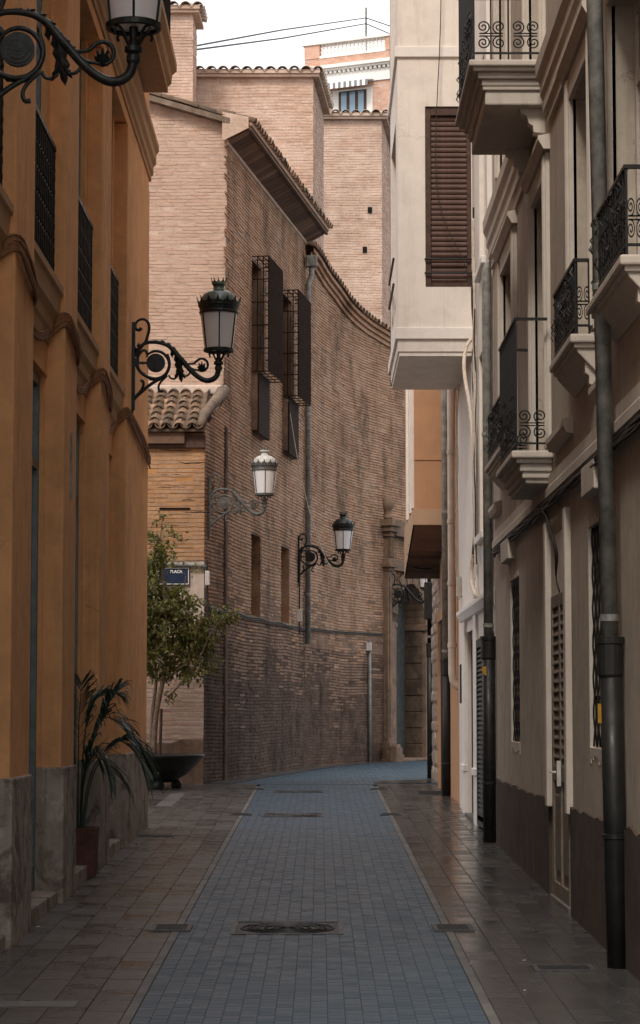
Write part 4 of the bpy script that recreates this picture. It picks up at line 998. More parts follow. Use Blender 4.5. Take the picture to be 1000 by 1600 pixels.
# verge tiles over the front gable
for k in range(14):
    x = FX + .12 - k * .30; z = 11.17 + .33 * .9 * (FX - x)
    o = put_tile(rf, bt, (x, 37.60 + random.uniform(-.03, .03), z + .05), (-1, 0), R(19))
MB().prism([(FX + .05, 11.10), (FX + .05, 11.19), (-6, 12.53), (-6, 12.44)], 37.52, 37.9, lambda x, z, y: (x, y, z)).build('verge', M['worn'], rf)
# moulded tile-topped cornice of the bending wall
for off, zz0, zz1 in ((.05, -.26, -.17), (.10, -.17, -.08), (.16, -.08, 0.0)):
    m = MB(); ss = np.arange(0.05, T2 - .1, .4)
    for a, b in zip(ss[:-1], ss[1:]):
        q = []
        for s_ in (a, b):
            p = pos2(s_); n_ = nrm2(s_); q.append((p[0] - n_[0] * .1, p[1] - n_[1] * .1)); q.append((p[0] + n_[0] * off, p[1] + n_[1] * off))
        ta, tb = top2(a) + .02, top2(b) + .02
        m.add([(*q[0], ta + zz0), (*q[1], ta + zz0), (*q[3], tb + zz0), (*q[2], tb + zz0), (*q[0], ta + zz1), (*q[1], ta + zz1), (*q[3], tb + zz1), (*q[2], tb + zz1)], [(0, 3, 2, 1), (4, 5, 6, 7), (1, 2, 6, 5)])
    m.build('wall_cornice', M['brick_dark'], ch)
rf2 = MB(); ss = np.arange(.02, T2 - .1, .4)
for a, b in zip(ss[:-1], ss[1:]):
    pa, pb, na, nb_ = pos2(a), pos2(b), nrm2(a), nrm2(b)
    rf2.add([(pa[0] + na[0] * .21, pa[1] + na[1] * .16, top2(a) + .03), (pb[0] + nb_[0] * .21, pb[1] + nb_[1] * .16, top2(b) + .03), (pb[0] - nb_[0] * 1.2, pb[1] - nb_[1] * 1.2, top2(b) + .33), (pa[0] - na[0] * 1.2, pa[1] - na[1] * 1.2, top2(a) + .33)], [(0, 1, 2, 3)])
rf2 = rf2.build('lower_roof', M['rooftile'], ch)
for s_ in np.arange(.05, T2 - 1.5, .21):
    p = pos2(s_); n_ = nrm2(s_); put_tile(rf2, bt, (p[0] + n_[0] * .2, p[1] + n_[1] * .2, top2(s_) + .05), (-n_[0], -n_[1]), R(12))
# caged windows
def cage(d0, d1, zt, zb, lab):
    a, b = s_of_d(d0), s_of_d(d1); pa, n_ = pos1(a), nrm1(a)
    r = empty('window_cage', (pa[0], pa[1], zb), lab, 'window grille', 'window cages on the church wall')
    def P(s, q, z): p = pos1(a + s); return (p[0] + n_[0] * q, p[1] + n_[1] * q, z)
    L = b - a; D = .30
    fr = MB()
    for z in np.linspace(zb, zt, 6):
        fr.tube([P(0, 0, z), P(0, D, z)], .010, 5).tube([P(0, D, z), P(L, D, z)], .010, 5).tube([P(L, 0, z), P(L, D, z)], .010, 5)
    for q in (.10, .20, D): fr.tube([P(0, q, zb), P(0, q, zt)], .010, 5)
    for q in (.1, .2):
        fr.tube([P(0, q, zt), P(L, q, zt)], .008, 5).tube([P(0, q, zb), P(L, q, zb)], .008, 5)
    for s_ in np.linspace(0, L, 5)[1:]: fr.tube([P(s_, 0, zt), P(s_, D, zt)], .008, 5).tube([P(s_, 0, zb), P(s_, D, zb)], .008, 5)
    for z in np.linspace(zb, zt, 9)[1:-1]: fr.tube([P(.0, .2, z + .06), P(0, D, z + .06)], .007, 5)
    fr.build('cage_frame', M['rust'], r)
    for k in range(22):
        s_ = L * k / 21; MB().tube([P(s_, D, zb), P(s_, D, zt)], .014, 5).build('bar', M['rust'], r)
    ms = MB().add([P(.01, D - .02, zb + .02), P(L - .01, D - .02, zb + .02), P(L - .01, D - .02, zt - .02), P(.01, D - .02, zt - .02)], [(0, 1, 2, 3)]).build('mesh_screen', M['rust'], r)
    # wooden apron box below
    z1, z2 = zb - .05, zb - 1.0
    bx = MB()
    q0, q1 = P(.02, .0, 0), P(L - .35, .0, 0)
    MB().prism([(.02, z2), (L - .3, z2 - .06), (L - .3, z1), (.02, z1)], .0, .10, lambda s_, z, q: P(s_, q, z)).build('apron_box', M['mortar_dark'], r)
    for k in range(8):
        s0, s1_ = .02 + k * (L - .32) / 8, .02 + (k + 1) * (L - .32) / 8 - .008
        MB().prism([(s0, z2 - .06), (s1_, z2 - .06), (s1_, z1 + .02), (s0, z1 + .02)], .10, .13, lambda s_, z, q: P(s_, q, z)).build('plank', M['rust'], r)
    return r
cage(39.95, 41.32, 9.40, 7.42, 'nearer tall iron window cage high on the church street wall')
cage(43.1, 44.5, 9.38, 7.42, 'farther tall iron window cage beside the church drainpipe')
# drainpipe at the junction, its hopper, and conduits
pj = pos1(T1 - .12); nj = nrm1(T1 - .2)
dpc = empty('church_downpipe', (pj[0], pj[1], 3), 'grey green drainpipe with hopper on the church corner', 'drainpipe')
px_, py_ = pj[0] + nj[0] * .09, pj[1] + nj[1] * .09
MB().tube([(px_ + .05, py_, 10.35), (px_ + .05, py_, 10.15), (px_ - .02, py_, 9.95), (px_ - .02, py_, 2.95)], .052, 12).build('pipe', M['pipe'], dpc, smooth=True)
MB().box(px_ - .06, px_ + .16, py_ - .1, py_ + .1, 10.3, 10.52).build('hopper', M['pipe'], dpc, bevel=.02)
for z in (9.2, 7.4, 5.6, 3.9): MB().lathe([(.052, -.03), (.062, -.025), (.062, .025), (.052, .03)], (px_ - .02, py_, z), 12).build('clamp', M['pipe'], dpc)
s6 = c2[3] + .05; p6 = pos2(s6); n6 = nrm2(s6)
cp = empty('conduit', (p6[0], p6[1], .6), 'thin grey conduit with white box standing on the bending church wall', 'pipe')
MB().tube([(p6[0] + n6[0] * .05, p6[1] + n6[1] * .05, .5), (p6[0] + n6[0] * .05, p6[1] + n6[1] * .05, 3.15)], .035, 10).build('pipe', M['pipe'], cp, smooth=True)
MB().box(p6[0] + n6[0] * .03 - .06, p6[0] + n6[0] * .03 + .06, p6[1] - .12, p6[1] + .0, 2.95, 3.12).build('junction_box', M['box'], cp, bevel=.01)
wc = MB()
pts = [(pos1(s_)[0] + nrm1(s_)[0] * .025, pos1(s_)[1] + nrm1(s_)[1] * .025, 3.235 + .015 * math.sin(s_ * 3)) for s_ in np.arange(.1, T1, .4)] + [(pos2(s_)[0] + nrm2(s_)[0] * .025, pos2(s_)[1] + nrm2(s_)[1] * .025, 3.26 + .012 * s_) for s_ in np.arange(.1, SP - .2, .4)]
wc.tube(pts, .015, 6).tube([(x + .01, y - .01, z - .03) for x, y, z in pts], .010, 5)
tag(wc.build('wall_cable', M['cable'], None, smooth=True), 'black cable line clipped level along the church wall', 'cable')
tag(MB().tube(smoothpts([(pos1(s_of_d(43.1))[0] + .1, 43.1, 7.35), at(470, 750, 43.6), at(500, 857, 44.2), at(524, 898, 44.6)], 2), .008, 4).build('slack_wire', M['cable_pale'], None), 'thin pale wire slanting down from the farther window cage', 'wire')

# ------------------------------------------------------------------ annex at the church corner
an = empty('church_annex', (-2.6, 36, zg(36)), 'low weathered orange annex with barrel tile roof at the church corner', 'annex')
AX = S1A[0] - .004
def zig(x, base, amp): return base + amp * (math.sin(x * 5.1) + .6 * math.sin(x * 11.7 + 1) + .4 * math.sin(x * 23 + 2))
def strip(name, zlo, zhi, mat, y, lo_f=None, hi_f=None):
    m = MB(); xs = np.linspace(-9, AX, 90)
    for a, b in zip(xs[:-1], xs[1:]):
        l0, l1 = (lo_f(a), lo_f(b)) if lo_f else (zlo, zlo); u0, u1 = (hi_f(a), hi_f(b)) if hi_f else (zhi, zhi)
        m.add([(a, y, l0), (b, y, l1), (b, y, u1), (a, y, u0), (a, y + .05, l0), (b, y + .05, l1), (b, y + .05, u1), (a, y + .05, u0)], [(0, 1, 2, 3), (0, 4, 5, 1), (3, 2, 6, 7)])
    m.add([(AX, y, zlo), (AX, y + .05, zlo), (AX, y + .05, zhi), (AX, y, zhi)], [(0, 1, 2, 3)])
    return m.build(name, mat, an)
brick_wall(an, [(-6, 35.985), (AX, 35.985)], 3.95, 5.88, [M['brick_orange']], M['annex'], H=.064, jz=.012, js=.006, L=.32)
strip('peeled_render', 2.9, 4.2, M['pale_render'], 35.996)
strip('lower_backing', .3, 3.0, M['pale_render'], 35.997)
brick_wall(an, [(-6, 35.985), (AX, 35.985)], 1.25, 3.02, [M['brick']], M['pale_render'], H=.07, jz=.02, L=.33, top=lambda s: zig(s, 2.95, .07))
strip('stone_base', .2, 1.3, M['stone'], 35.96, hi_f=lambda x: zig(x + 1, 1.2, .025))
MB().box(-9, AX, 36.05, 37.69, .2, 5.9).build('wall', M['mortar'], an)
for z in np.arange(4.3, 5.75, .19):     # cracks and open joints in the render
    x = random.uniform(-2.6, -2.1); L = random.uniform(.2, .6)
    MB().tube([(x + L * t, 35.984, z + random.uniform(-.012, .012)) for t in np.linspace(0, 1, 6)], [.002, .006, .004, .007, .005, .002], 4).build('crack', M['interior'], an)
MB().box(-2.45, -1.98, 35.97, 36.0, 4.72, 4.75).build('open_joint', M['interior'], an)
MB().box(-9, AX + .02, 35.92, 36.02, 5.66, 5.86).build('eave_board', M['wood'], an, bevel=.01)
MB().box(-9, AX - .3, 35.86, 35.92, 5.72, 5.9).build('eave_fascia', M['plank'], an, bevel=.01)
ar = MB().add([(-9, 35.80, 5.90), (AX + .02, 35.80, 5.90), (AX + .02, 37.7, 6.72), (-9, 37.7, 6.72), (-9, 35.8, 5.94), (AX + .02, 35.8, 5.94), (AX + .02, 37.7, 6.76), (-9, 37.7, 6.76)], [(0, 3, 2, 1), (4, 5, 6, 7), (0, 1, 5, 4), (1, 2, 6, 5)]).build('roof', M['rooftile'], an)
sl = math.atan2(.82, 1.9)
bt2 = barrel(.36, .088, .072, M['rooftile'])
for c in range(14):
    x = AX - .18 - c * .195
    for r_ in range(7):
        put_tile(ar, bt2, (x + random.uniform(-.01, .01), 35.76 + r_ * .285, 5.945 + r_ * .285 * .4316 + .008), (0, 1), sl + .0 - .075)
        if c < 8: put_tile(ar, bt2, (x + .0975, 35.73 + r_ * .285, 5.955 + r_ * .285 * .4316 + .06), (0, 1), sl, up=False)
MB().tube([(AX - .05, 35.78, 6.0), (AX - .03, 36.3, 6.22), (AX + .10, 37.0, 6.50), (AX + .22, 37.68, 6.80)], [.06, .075, .085, .10], 8).build('mortar_verge', M['worn'], an, smooth=True)
MB().prism([(-6, 6.70), (FX, 6.70), (FX, 6.86), (-6, 6.86)], 37.55, 37.72, lambda x, z, y: (x, y, z)).build('flashing', M['pale_render'], an, bevel=.03)
# cable and small box on the annex
tag(MB().tube([(-3.4, 35.95, 3.93), (-2.6, 35.95, 3.90), (-2.3, 35.94, 3.88), (-1.85, 35.94, 3.87), (-1.73, 35.95, 3.84)], .035, 7).build('conduit', M['pipe'], None, smooth=True), 'grey conduit crossing the annex wall below the orange render', 'pipe')
jb = empty('junction_box', (-1.70, 35.9, 3.4), 'white junction box with cable at the annex corner under the lamp', 'junction box')
MB().box(-1.745, -1.675, 35.88, 35.96, 3.56, 3.78).build('cover', M['box'], jb, bevel=.012)
MB().tube([(-1.72, 35.95, 3.95), (-1.71, 35.93, 3.50), (-1.70, 35.95, 3.0), (-1.70, 36.0, 2.6)], .018, 6).build('cable', M['cable'], jb)
# street sign
sg = empty('street_sign', at(271, 900, 35.95), 'navy street name plate with white lettering half hidden by leaves', 'sign')
c = at(271, 900, 35.94); hw, hh2 = .245, .138
MB().box(c.x - hw, c.x + hw, 35.955, 35.975, c.z - hh2, c.z + hh2).build('plate', M['sign'], sg, bevel=.006)
MB().box(c.x - hw + .012, c.x + hw - .012, 35.951, 35.957, c.z + hh2 - .022, c.z + hh2 - .012).box(c.x - hw + .012, c.x + hw - .012, 35.951, 35.957, c.z - hh2 + .012, c.z - hh2 + .022).box(c.x - hw + .012, c.x - hw + .022, 35.951, 35.957, c.z - hh2 + .022, c.z + hh2 - .022).box(c.x + hw - .022, c.x + hw - .012, 35.951, 35.957, c.z - hh2 + .022, c.z + hh2 - .022).build('border', M['signwhite'], sg)
def text(body, size, loc, mat, parent, name='lettering', rz=0):
    cu = bpy.data.curves.new(name, 'FONT'); cu.body = body; cu.size = size; cu.align_x = 'CENTER'; cu.align_y = 'CENTER'; cu.extrude = .002; cu.offset = .0025
    o = bpy.data.objects.new(name, cu); COL.objects.link(o)
    dg = bpy.context.evaluated_depsgraph_get(); me = bpy.data.meshes.new_from_object(o.evaluated_get(dg)); bpy.data.objects.remove(o)
    me.materials.clear(); me.materials.append(mat)
    ob_ = bpy.data.objects.new(name, me); COL.objects.link(ob_); ob_.location = loc; ob_.rotation_euler = (R(90), 0, rz); par(ob_, parent); return ob_
text('PLAÇA', .060, (c.x + .04, 35.951, c.z + .066), M['signwhite'], sg)

# ------------------------------------------------------------------ portal
tp = Vector((*(pos2(SP + 2) - pos2(SP)), 0)).normalized(); pa_ = Vector((*pos2(SP), 0)) - tp * .35; npv = Vector((tp.y, -tp.x, 0))
po = empty('church_portal', (pa_.x, pa_.y, .56), 'stone church portal with arched grey green door at the end of the street', 'portal')
def PP(s_, q, z): return tuple(pa_ + tp * s_ + npv * q + Vector((0, 0, z)))
def pbox(name, s0, s1_, q0, q1, z0_, z1_, mat, parent=None, bevel=.015):
    return MB().prism([(s0, z0_), (s1_, z0_), (s1_, z1_), (s0, z1_)], q0, q1, lambda s_, z, q: PP(s_, q, z)).build(name, mat, parent or po, bevel=bevel)
pbox('jamb', .12, .45, -.02, .08, .5, 4.75, M['stone']); pbox('pilaster', -.12, .12, -.02, .12, .5, 4.72, M['stone'])
pbox('pilaster_base', -.18, .18, -.02, .18, .5, 1.0, M['stone']); pbox('pilaster_strip', -.06, .06, .12, .145, 1.1, 4.6, M['stone'])
pbox('jamb', 2.15, 2.5, -.02, .10, .5, 4.75, M['stone']); pbox('pilaster', 2.5, 2.95, -.02, .16, .5, 4.72, M['stone']); pbox('pilaster_base', 2.42, 3.05, -.02, .24, .5, 1.1, M['stone'])
for s0, s1_ in ((-.12, .12), (2.5, 2.95)):
    for k, (e, za, zb) in enumerate(((.02, 4.72, 4.80), (.08, 4.80, 4.90), (.03, 4.90, 5.0), (-.02, 5.0, 5.48), (.04, 5.48, 5.58), (.10, 5.58, 5.70), (.15, 5.70, 5.84))):
        pbox('capital_course', s0 - e, s1_ + e, -.02, .14 + e, za, zb, M['stone'], bevel=.012)
    for q in (.03, .10, .17): pbox('capital_flute', s0 + q, s0 + q + .04, .12, .18, 5.02, 5.46, M['stone'])
pbox('lintel', .12, 2.5, -.02, .12, 4.75, 5.0, M['stone']); pbox('entablature', .12, 2.48, -.02, .22, 5.5, 5.84, M['stone'])
MB().lathe([(.0, 0), (.10, 0), (.10, .07), (.06, .12), (.09, .2), (.13, .28), (.14, .38), (.11, .46), (.06, .5), (0, .52)], PP(.0, .06, 5.86), 10).build('urn', M['stone'], po, smooth=True)
# arch: voussoirs fill the corners of the opening above the springing
cs, rr_, zs_ = 1.30, .85, 3.62
NV = 17
for k in range(NV):
    t0, t1 = math.pi * k / NV, math.pi * (k + 1) / NV - .012
    prof = [(cs - rr_ * math.cos(t0), zs_ + rr_ * math.sin(t0) * 1.05), (cs - rr_ * math.cos(t1), zs_ + rr_ * math.sin(t1) * 1.05), (cs - 1.16 * math.cos(t1), zs_ + 1.16 * math.sin(t1) * 1.0), (cs - 1.16 * math.cos(t0), zs_ + 1.16 * math.sin(t0) * 1.0)]
    MB().prism(prof, -.5, .08 + .025 * (k % 2), lambda s_, z, q: PP(s_, q, z)).build('voussoir', M['stone'], po)
pbox('impost', .36, .47, -.5, .10, 3.50, 3.60, M['stone']); pbox('impost', 2.08, 2.32, -.5, .16, 3.48, 3.62, M['stone'])
for k in range(8):
    pbox('jamb_stone', 2.10 + .015 * (k % 2), 2.2, -.5, .02, .56 + k * .365, .56 + k * .365 + .355, M['worn_and_reveal_shade'])  # darker than the face stones: recess shade painted into their colour
dn = pbox('door_leaf', .44, 1.29, -.46, -.40, .62, 4.5, M['doorgreen']); pbox('door_leaf', 1.31, 2.16, -.46, -.40, .62, 4.5, M['doorgreen'])
stud = MB().lathe([(.022, 0), (.018, .012), (0, .018)], (0, 0, 0), 6).mesh('stud', M['castpipe'])
ang = math.atan2(npv.y, npv.x)
for i in range(3):
    for k in range(24):
        q = link('stud', stud, dn); q.location = PP(.62 + i * .26, -.398, .8 + k * .155); q.rotation_euler = Euler((0, R(90), ang))
pbox('wicket_frame', .6, 1.2, -.40, -.385, 2.15, 2.2, M['castpipe'], dn, 0); pbox('notice', .78, .9, -.40, -.39, 1.75, 2.0, M['signwhite'], dn, 0)
pbox('threshold', -.3, 3.0, -.5, .35, .4, .62, M['stone'])
for k in range(16):
    s_ = random.uniform(-.55, -.15); pbox('fallen_stone', s_, s_ + random.uniform(.1, .22), .2 + random.uniform(0, .2), .36 + random.uniform(0, .15), .55, .6 + random.uniform(.05, .35), M['stone'], None, .03)

# ------------------------------------------------------------------ taller blocks behind
def block(name, label, x0, x1, d, xs, ds, ztop, zb, mats, mortar, tile_d=.2):
    r = empty(name, ((x0 + x1) / 2, d, zb), label, 'tower')
    brick_wall(r, [(x0, d), (x1, d)], zb, ztop, [mats], mortar, H=.062)
    brick_wall(r, [(x1, d), (xs, ds)], zb, ztop, [mats], mortar, H=.062)
    MB().box(x0, x1 - .03, d + .03, ds, zb, ztop - .02).build('core', M['interior'], r)
    cap = MB().add([(x0 - .2, d - .12, ztop), (x1 + .12, d - .12, ztop), (xs + .14, ds, ztop), (x0 - .2, ds, ztop), (x0 - .2, d - .12, ztop + .07), (x1 + .12, d - .12, ztop + .07), (xs + .14, ds, ztop + .07), (x0 - .2, ds, ztop + .07)], [(0, 3, 2, 1), (4, 5, 6, 7), (0, 1, 5, 4), (1, 2, 6, 5), (2, 3, 7, 6), (3, 0, 4, 7)]).build('roof', M['mortar'], r)
    n_ = int((x1 - x0 + .2) / .24)
    for k in range(n_ + 1):
        put_tile(cap, btp, (x1 + .10 - k * .24, d - .20 + random.uniform(-.02, .02), ztop + .085), (0, 1), R(14), sc=1.18)
    MB().box(x0 - .2, x1 + .14, d - .165, d - .02, ztop + .06, ztop + .135).build('tile_bedding', M['mortar'], r)
    L_ = math.hypot(xs - x1, ds - d)
    for k in range(int(L_ / .24)):
        f = k * .24 / L_; put_tile(cap, btp, (x1 + (xs - x1) * f + .22, d + (ds - d) * f, ztop + .06), (-1, 0), R(14), sc=1.05)
    MB().prism([(x0 - .1, ztop + .05), (x1 + .05, ztop + .05), (x1 - .1, ztop + .22), (x0 - .1, ztop + .22)], d + .1, ds, lambda x, z, y: (x, y, z)).build('roof_mass', M['rooftile_pale'], r)
    return r
block('brick_tower', 'pale brick block with tile coping rising behind the tiled eave', -3.4, -.14, 47.2, .08, 50.2, 14.48, 9.5, M['brick'], M['mortar'])
b3 = block('brick_tower', 'palest far brick block with small wall holes beside the white bay', -.6, 1.47, 55.5, 1.80, 58.8, 15.72, 8.5, M['brick'], M['mortar'])
for px, py in ((578, 328), (570, 390)):
    p = at(px, py, 55.48); MB().box(p.x - .05, p.x + .05, 55.47, 55.53, p.z - .07, p.z + .07).build('wall_hole', M['interior'], b3)
block('brick_chimney_stack', 'narrow brick stack with tile cap beside the ochre balcony', -3.9, -2.52, 46.0, -2.5, 47.1, 15.45, 11.5, M['brick'], M['mortar'])

# far red brick house with balustrade
FD = 125.0
fh = empty('red_brick_house', (1, FD, 1), 'far red brick house with white balustrade and striped awning', 'house')
th = -R(24)
O = Vector((at(477, 80, FD + 1.5).x, FD + 1.5, 0)); ux = Vector((math.cos(th), math.sin(th), 0)); uy = Vector((-math.sin(th), math.cos(th), 0))
def FB(name, u0, u1, v0, v1, z0_, z1_, mat, parent=None, bevel=0):
    c_ = O + ux * (u0 + u1) / 2 + uy * (v0 + v1) / 2 + Vector((0, 0, (z0_ + z1_) / 2))
    return MB().obox(c_, ux * (u1 - u0) / 2, uy * (v1 - v0) / 2, Vector((0, 0, (z1_ - z0_) / 2))).build(name, mat, parent or fh, bevel=bevel)
def zf(y): return at(477, y, FD + 1.5).z
KU = .0377
def uf(px): return (px - 477) * KU
HW = uf(660)
FB('wall', 0, HW, .0, 8, 0, zf(94), M['mortar'])
def uw(u): return O + ux * u
pA, pB = uw(-.02) - uy * .02, uw(HW) - uy * .02
brick_wall(fh, [(pA.x, pA.y), (pB.x, pB.y)], zf(230), zf(94), [M['brick_red']], M['pale_render'], H=.10, L=.34, jz=.02)
FB('pier', -.03, uf(500), -.06, .4, zf(94), zf(73), M['brick_red']); FB('pier', uf(603), uf(622), -.06, .4, zf(94), zf(73), M['brick_red'])
FB('coping', -.15, HW, -.14, .5, zf(73), zf(70), M['white_trim']); FB('balustrade_base', uf(500), uf(603), -.05, .35, zf(95), zf(91), M['white_trim'])
bh = (zf(73) - zf(91)) / .86
bal_m = MB().lathe([(.07, 0), (.07, .06 * bh), (.05, .1 * bh), (.105, .28 * bh), (.045, .42 * bh), (.105, .6 * bh), (.05, .74 * bh), (.07, .8 * bh), (.07, .86 * bh)], (0, 0, 0), 8).mesh('baluster', M['white_trim'], True)
for k in range(17):
    o = link('baluster', bal_m, fh); p_ = O + ux * (uf(503) + k * (uf(600) - uf(503)) / 16) + uy * .1; o.location = (p_.x, p_.y, zf(91))
FB('cornice', -.2, HW, -.45, 0, zf(114), zf(109), M['white_trim']); FB('cornice', -.2, HW, -.30, 0, zf(117), zf(114.1), M['white_trim']); FB('frieze', -.05, HW, -.10, 0, zf(139), zf(121), M['white_trim'])
for k in range(22): FB('dentil', uf(490) + k * .26, uf(490) + k * .26 + .14, -.24, -.02, zf(121), zf(117.1), M['white_trim'])
FB('window_surround', uf(521), uf(583), -.09, -.02, zf(200), zf(148), M['white_trim'])
fw = FB('window', uf(531), uf(574), -.13, -.08, zf(196), zf(151), M['wood'])
for k in range(3): FB('pane', uf(535 + k * 13.3), uf(543.5 + k * 13.3), -.15, -.13, zf(192), zf(153), M['glass_blue'], fw)
aw = empty('striped_awning', O + ux * 2 + Vector((0, 0, zf(145))), 'grey and white striped awning on the far red brick house', 'awning')
for k in range(19):
    u0 = uf(506) + k * (uf(585) - uf(506)) / 19; u1 = u0 + (uf(585) - uf(506)) / 19 - .004
    a_, b_ = O + ux * u0 - uy * .12, O + ux * u1 - uy * .12; c_, d_ = a_ - uy * .8, b_ - uy * .8
    MB().add([(a_.x, a_.y, zf(136)), (b_.x, b_.y, zf(136)), (d_.x, d_.y, zf(142)), (c_.x, c_.y, zf(142)), (d_.x, d_.y, zf(151)), (c_.x, c_.y, zf(151))], [(0, 3, 2, 1), (3, 5, 4, 2)]).build('stripe', M['awning_w'] if k % 2 else M['awning_g'], aw)
ma = empty('roof_mast', at(572, 60, 128), 'thin mast carrying wires on the far red brick roof', 'mast')
p0, p1 = at(572, 72, 128), at(572, 12, 128)
MB().tube([(p0.x, p0.y, p0.z - .5), p1], .07, 6).build('pole', M['pipe'], ma)
for lab, pts in (('upper aerial wire crossing the sky to the roof mast', [(613 + 60, 62, 128), (572, 28, 128), (440, 47, 90), (250, 82, 60), (200, 90, 56)]), ('lower aerial wire crossing the sky to the roof mast', [(613 + 60, 80, 128), (572, 37, 128), (440, 60, 90), (250, 85, 60), (200, 92, 56)])):
    tag(MB().tube([at(*p) for p in pts], .03, 5).build('aerial_wire', M['cable'], None), lab, 'wire')
# ================================================================== STREET LAMPS
LK = .001264
def make_lamp(label, mats, group='wall lanterns on scrolled iron brackets'):
    """local frame: wall plane at x=0, arm along +x, z=0 at the arm's lowest point"""
    mi, md = M[mats[0]], M[mats[1]]
    r = empty('wall_lantern', (0, 0, 0), label, 'street lamp', group)
    def c(x, y, dy=0): return ((x - 40) * LK, dy, (890 - y) * LK)
    def curve(name, pts, rad, parent, n=8, it=2):
        rs = rad if isinstance(rad, list) else [rad] * len(pts)
        return MB().tube(smoothpts([c(*p) for p in pts], it), smooth_r([q * LK for q in rs], it), n).build(name, mi, parent, smooth=True, world=False)
    wbar = MB().box(0, .034, -.028, .028, (890 - 1110) * LK, (890 - 415) * LK).build('wall_bar', mi, r, bevel=.005, world=False)
    MB().tube([c(45, 1105), c(45, 1190)], [.016, .008], 6).build('drop_spike', mi, wbar, world=False)
    arm = curve('scroll_arm', [(70, 690), (80, 640), (115, 595), (165, 573), (235, 572), (305, 588), (355, 622), (400, 680), (450, 735), (500, 795), (560, 850), (625, 882), (680, 870), (715, 835), (722, 770)], [11, 12, 13, 14, 15, 16, 18, 22, 21, 20, 20, 22, 22, 21, 22], r)
    curve('top_scroll', [(60, 690), (100, 630), (145, 575), (168, 510), (176, 450), (160, 402), (122, 386), (80, 402), (62, 440), (72, 475), (100, 478), (112, 460)], [9, 10, 11, 12, 12, 12, 11, 10, 10, 11, 14, 14], r)
    curve('ring', [(318, 668), (338, 730), (330, 795), (290, 848), (225, 868), (155, 848), (100, 805), (75, 745), (88, 680), (125, 635), (150, 640), (160, 670)], [10, 12, 13, 13, 13, 13, 13, 13, 12, 11, 11, 11], r)
    curve('inner_ring', [(152, 690), (180, 655), (235, 640), (290, 660), (325, 705), (335, 760)], [7, 10, 12, 12, 11, 9], r)
    med = MB()
    for rr, dd, w_ in ((74, 0, .020), (64, .0, .026), (48, 0, .030), (30, 0, .034), (14, 0, .040)):
        P = [(rr * LK * math.cos(2 * math.pi * k / 24), rr * LK * math.sin(2 * math.pi * k / 24)) for k in range(24)]
        cx, _, cz = c(228, 738)
        med.prism(P, -w_, w_, lambda a, b, y: (cx + a, y, cz + b))
    for k in range(12):
        t = 2 * math.pi * k / 12; med.tube([(cx + 39 * LK * math.cos(t), -.034, cz + 39 * LK * math.sin(t)), (cx + 39 * LK * math.cos(t), .034, cz + 39 * LK * math.sin(t))], .008, 6)
    med.build('medallion', mi, r, world=False)
    MB().box(c(45, 0)[0], c(98, 0)[0], -.03, .03, c(0, 765)[2], c(0, 705)[2]).tube([c(98, 738), c(160, 738)], [.012, .012], 8).lathe([(0, -.02), (.022, 0), (0, .02)], c(125, 738), 8).build('collar_block', mi, r, bevel=.004, world=False)
    curve('brace', [(48, 1060), (60, 1020), (110, 975), (165, 925), (215, 890), (275, 858), (318, 830)], [11, 13, 13, 13, 13, 11, 8], r)
    curve('curl', [(70, 1000), (110, 960), (135, 915), (128, 880), (108, 878)], [6, 9, 11, 12, 13], r)
    curve('tail', [(318, 840), (285, 870), (255, 905), (248, 940), (262, 965), (285, 960)], [9, 9, 9, 9, 11, 12], r)
    def leaf(name, base, tip, wid, n=7, parent=r):
        b, t = Vector(c(*base)), Vector(c(*tip)); d = t - b; side = Vector((-d.z, 0, d.x)).normalized(); m = MB(); V = []
        for k in range(n + 1):
            f = k / n; w_ = wid * LK * (math.sin(math.pi * min(1, f * .9 + .12)) ** .8) * (1 + .22 * (-1) ** k)
            p = b + d * f
            for q, yy in ((-1, .006), (0, -.016), (1, .006)): V.append(tuple(p + side * w_ * q + Vector((0, yy * 1, 0))))
            for q, yy in ((-1, .012), (0, .018), (1, .012)): V.append(tuple(p + side * w_ * q + Vector((0, yy * 1, 0))))
        F = []
        for k in range(n):
            a, e = k * 6, k * 6 + 6
            F += [(a, a + 1, e + 1, e), (a + 1, a + 2, e + 2, e + 1), (a + 3, e + 3, e + 4, a + 4), (a + 4, e + 4, e + 5, a + 5), (a, e, e + 3, a + 3), (a + 2, a + 5, e + 5, e + 2)]
        m.add(V, F); return m.build(name, mi, parent, world=False)
    leaf('pendant_leaf', (398, 690), (432, 895), 30); leaf('pendant_leaf', (410, 800), (372, 875), 14); leaf('pendant_leaf', (415, 800), (462, 862), 14)
    curve('pendant_tendril', [(330, 835), (345, 862), (375, 866), (400, 845)], [8, 8, 8, 6], r); curve('pendant_tendril', [(432, 838), (465, 845), (490, 830), (500, 800)], [6, 8, 8, 6], r)
    curve('rosette_curl', [(480, 745), (530, 745), (550, 720), (585, 700), (622, 712), (640, 745), (632, 785), (600, 805), (560, 795), (520, 790), (480, 760)], [7, 9, 10, 10, 10, 10, 9, 9, 8, 8, 8], r)
    for k, (tx, ty) in enumerate(((635, 770), (615, 735), (590, 725), (565, 735), (555, 765))): leaf('rosette_leaf', (590, 808), (tx, ty), 13)
    # acanthus scales along the arm
    for k, (x, y, tx, ty) in enumerate(((150, 580, 190, 562), (200, 575, 245, 558), (250, 575, 300, 562), (300, 588, 350, 585), (345, 615, 390, 625), (375, 650, 418, 668), (400, 690, 452, 702), (435, 730, 475, 728), (110, 800, 150, 850), (160, 845, 215, 880), (230, 868, 285, 862), (80, 660, 70, 610), (350, 640, 360, 700), (380, 680, 385, 740), (90, 630, 95, 570))): leaf('acanthus_scale', (x, y), (tx, ty), 13, 4)
    # lantern
    LX = (722 - 40) * LK
    def z(y): return (890 - y) * LK
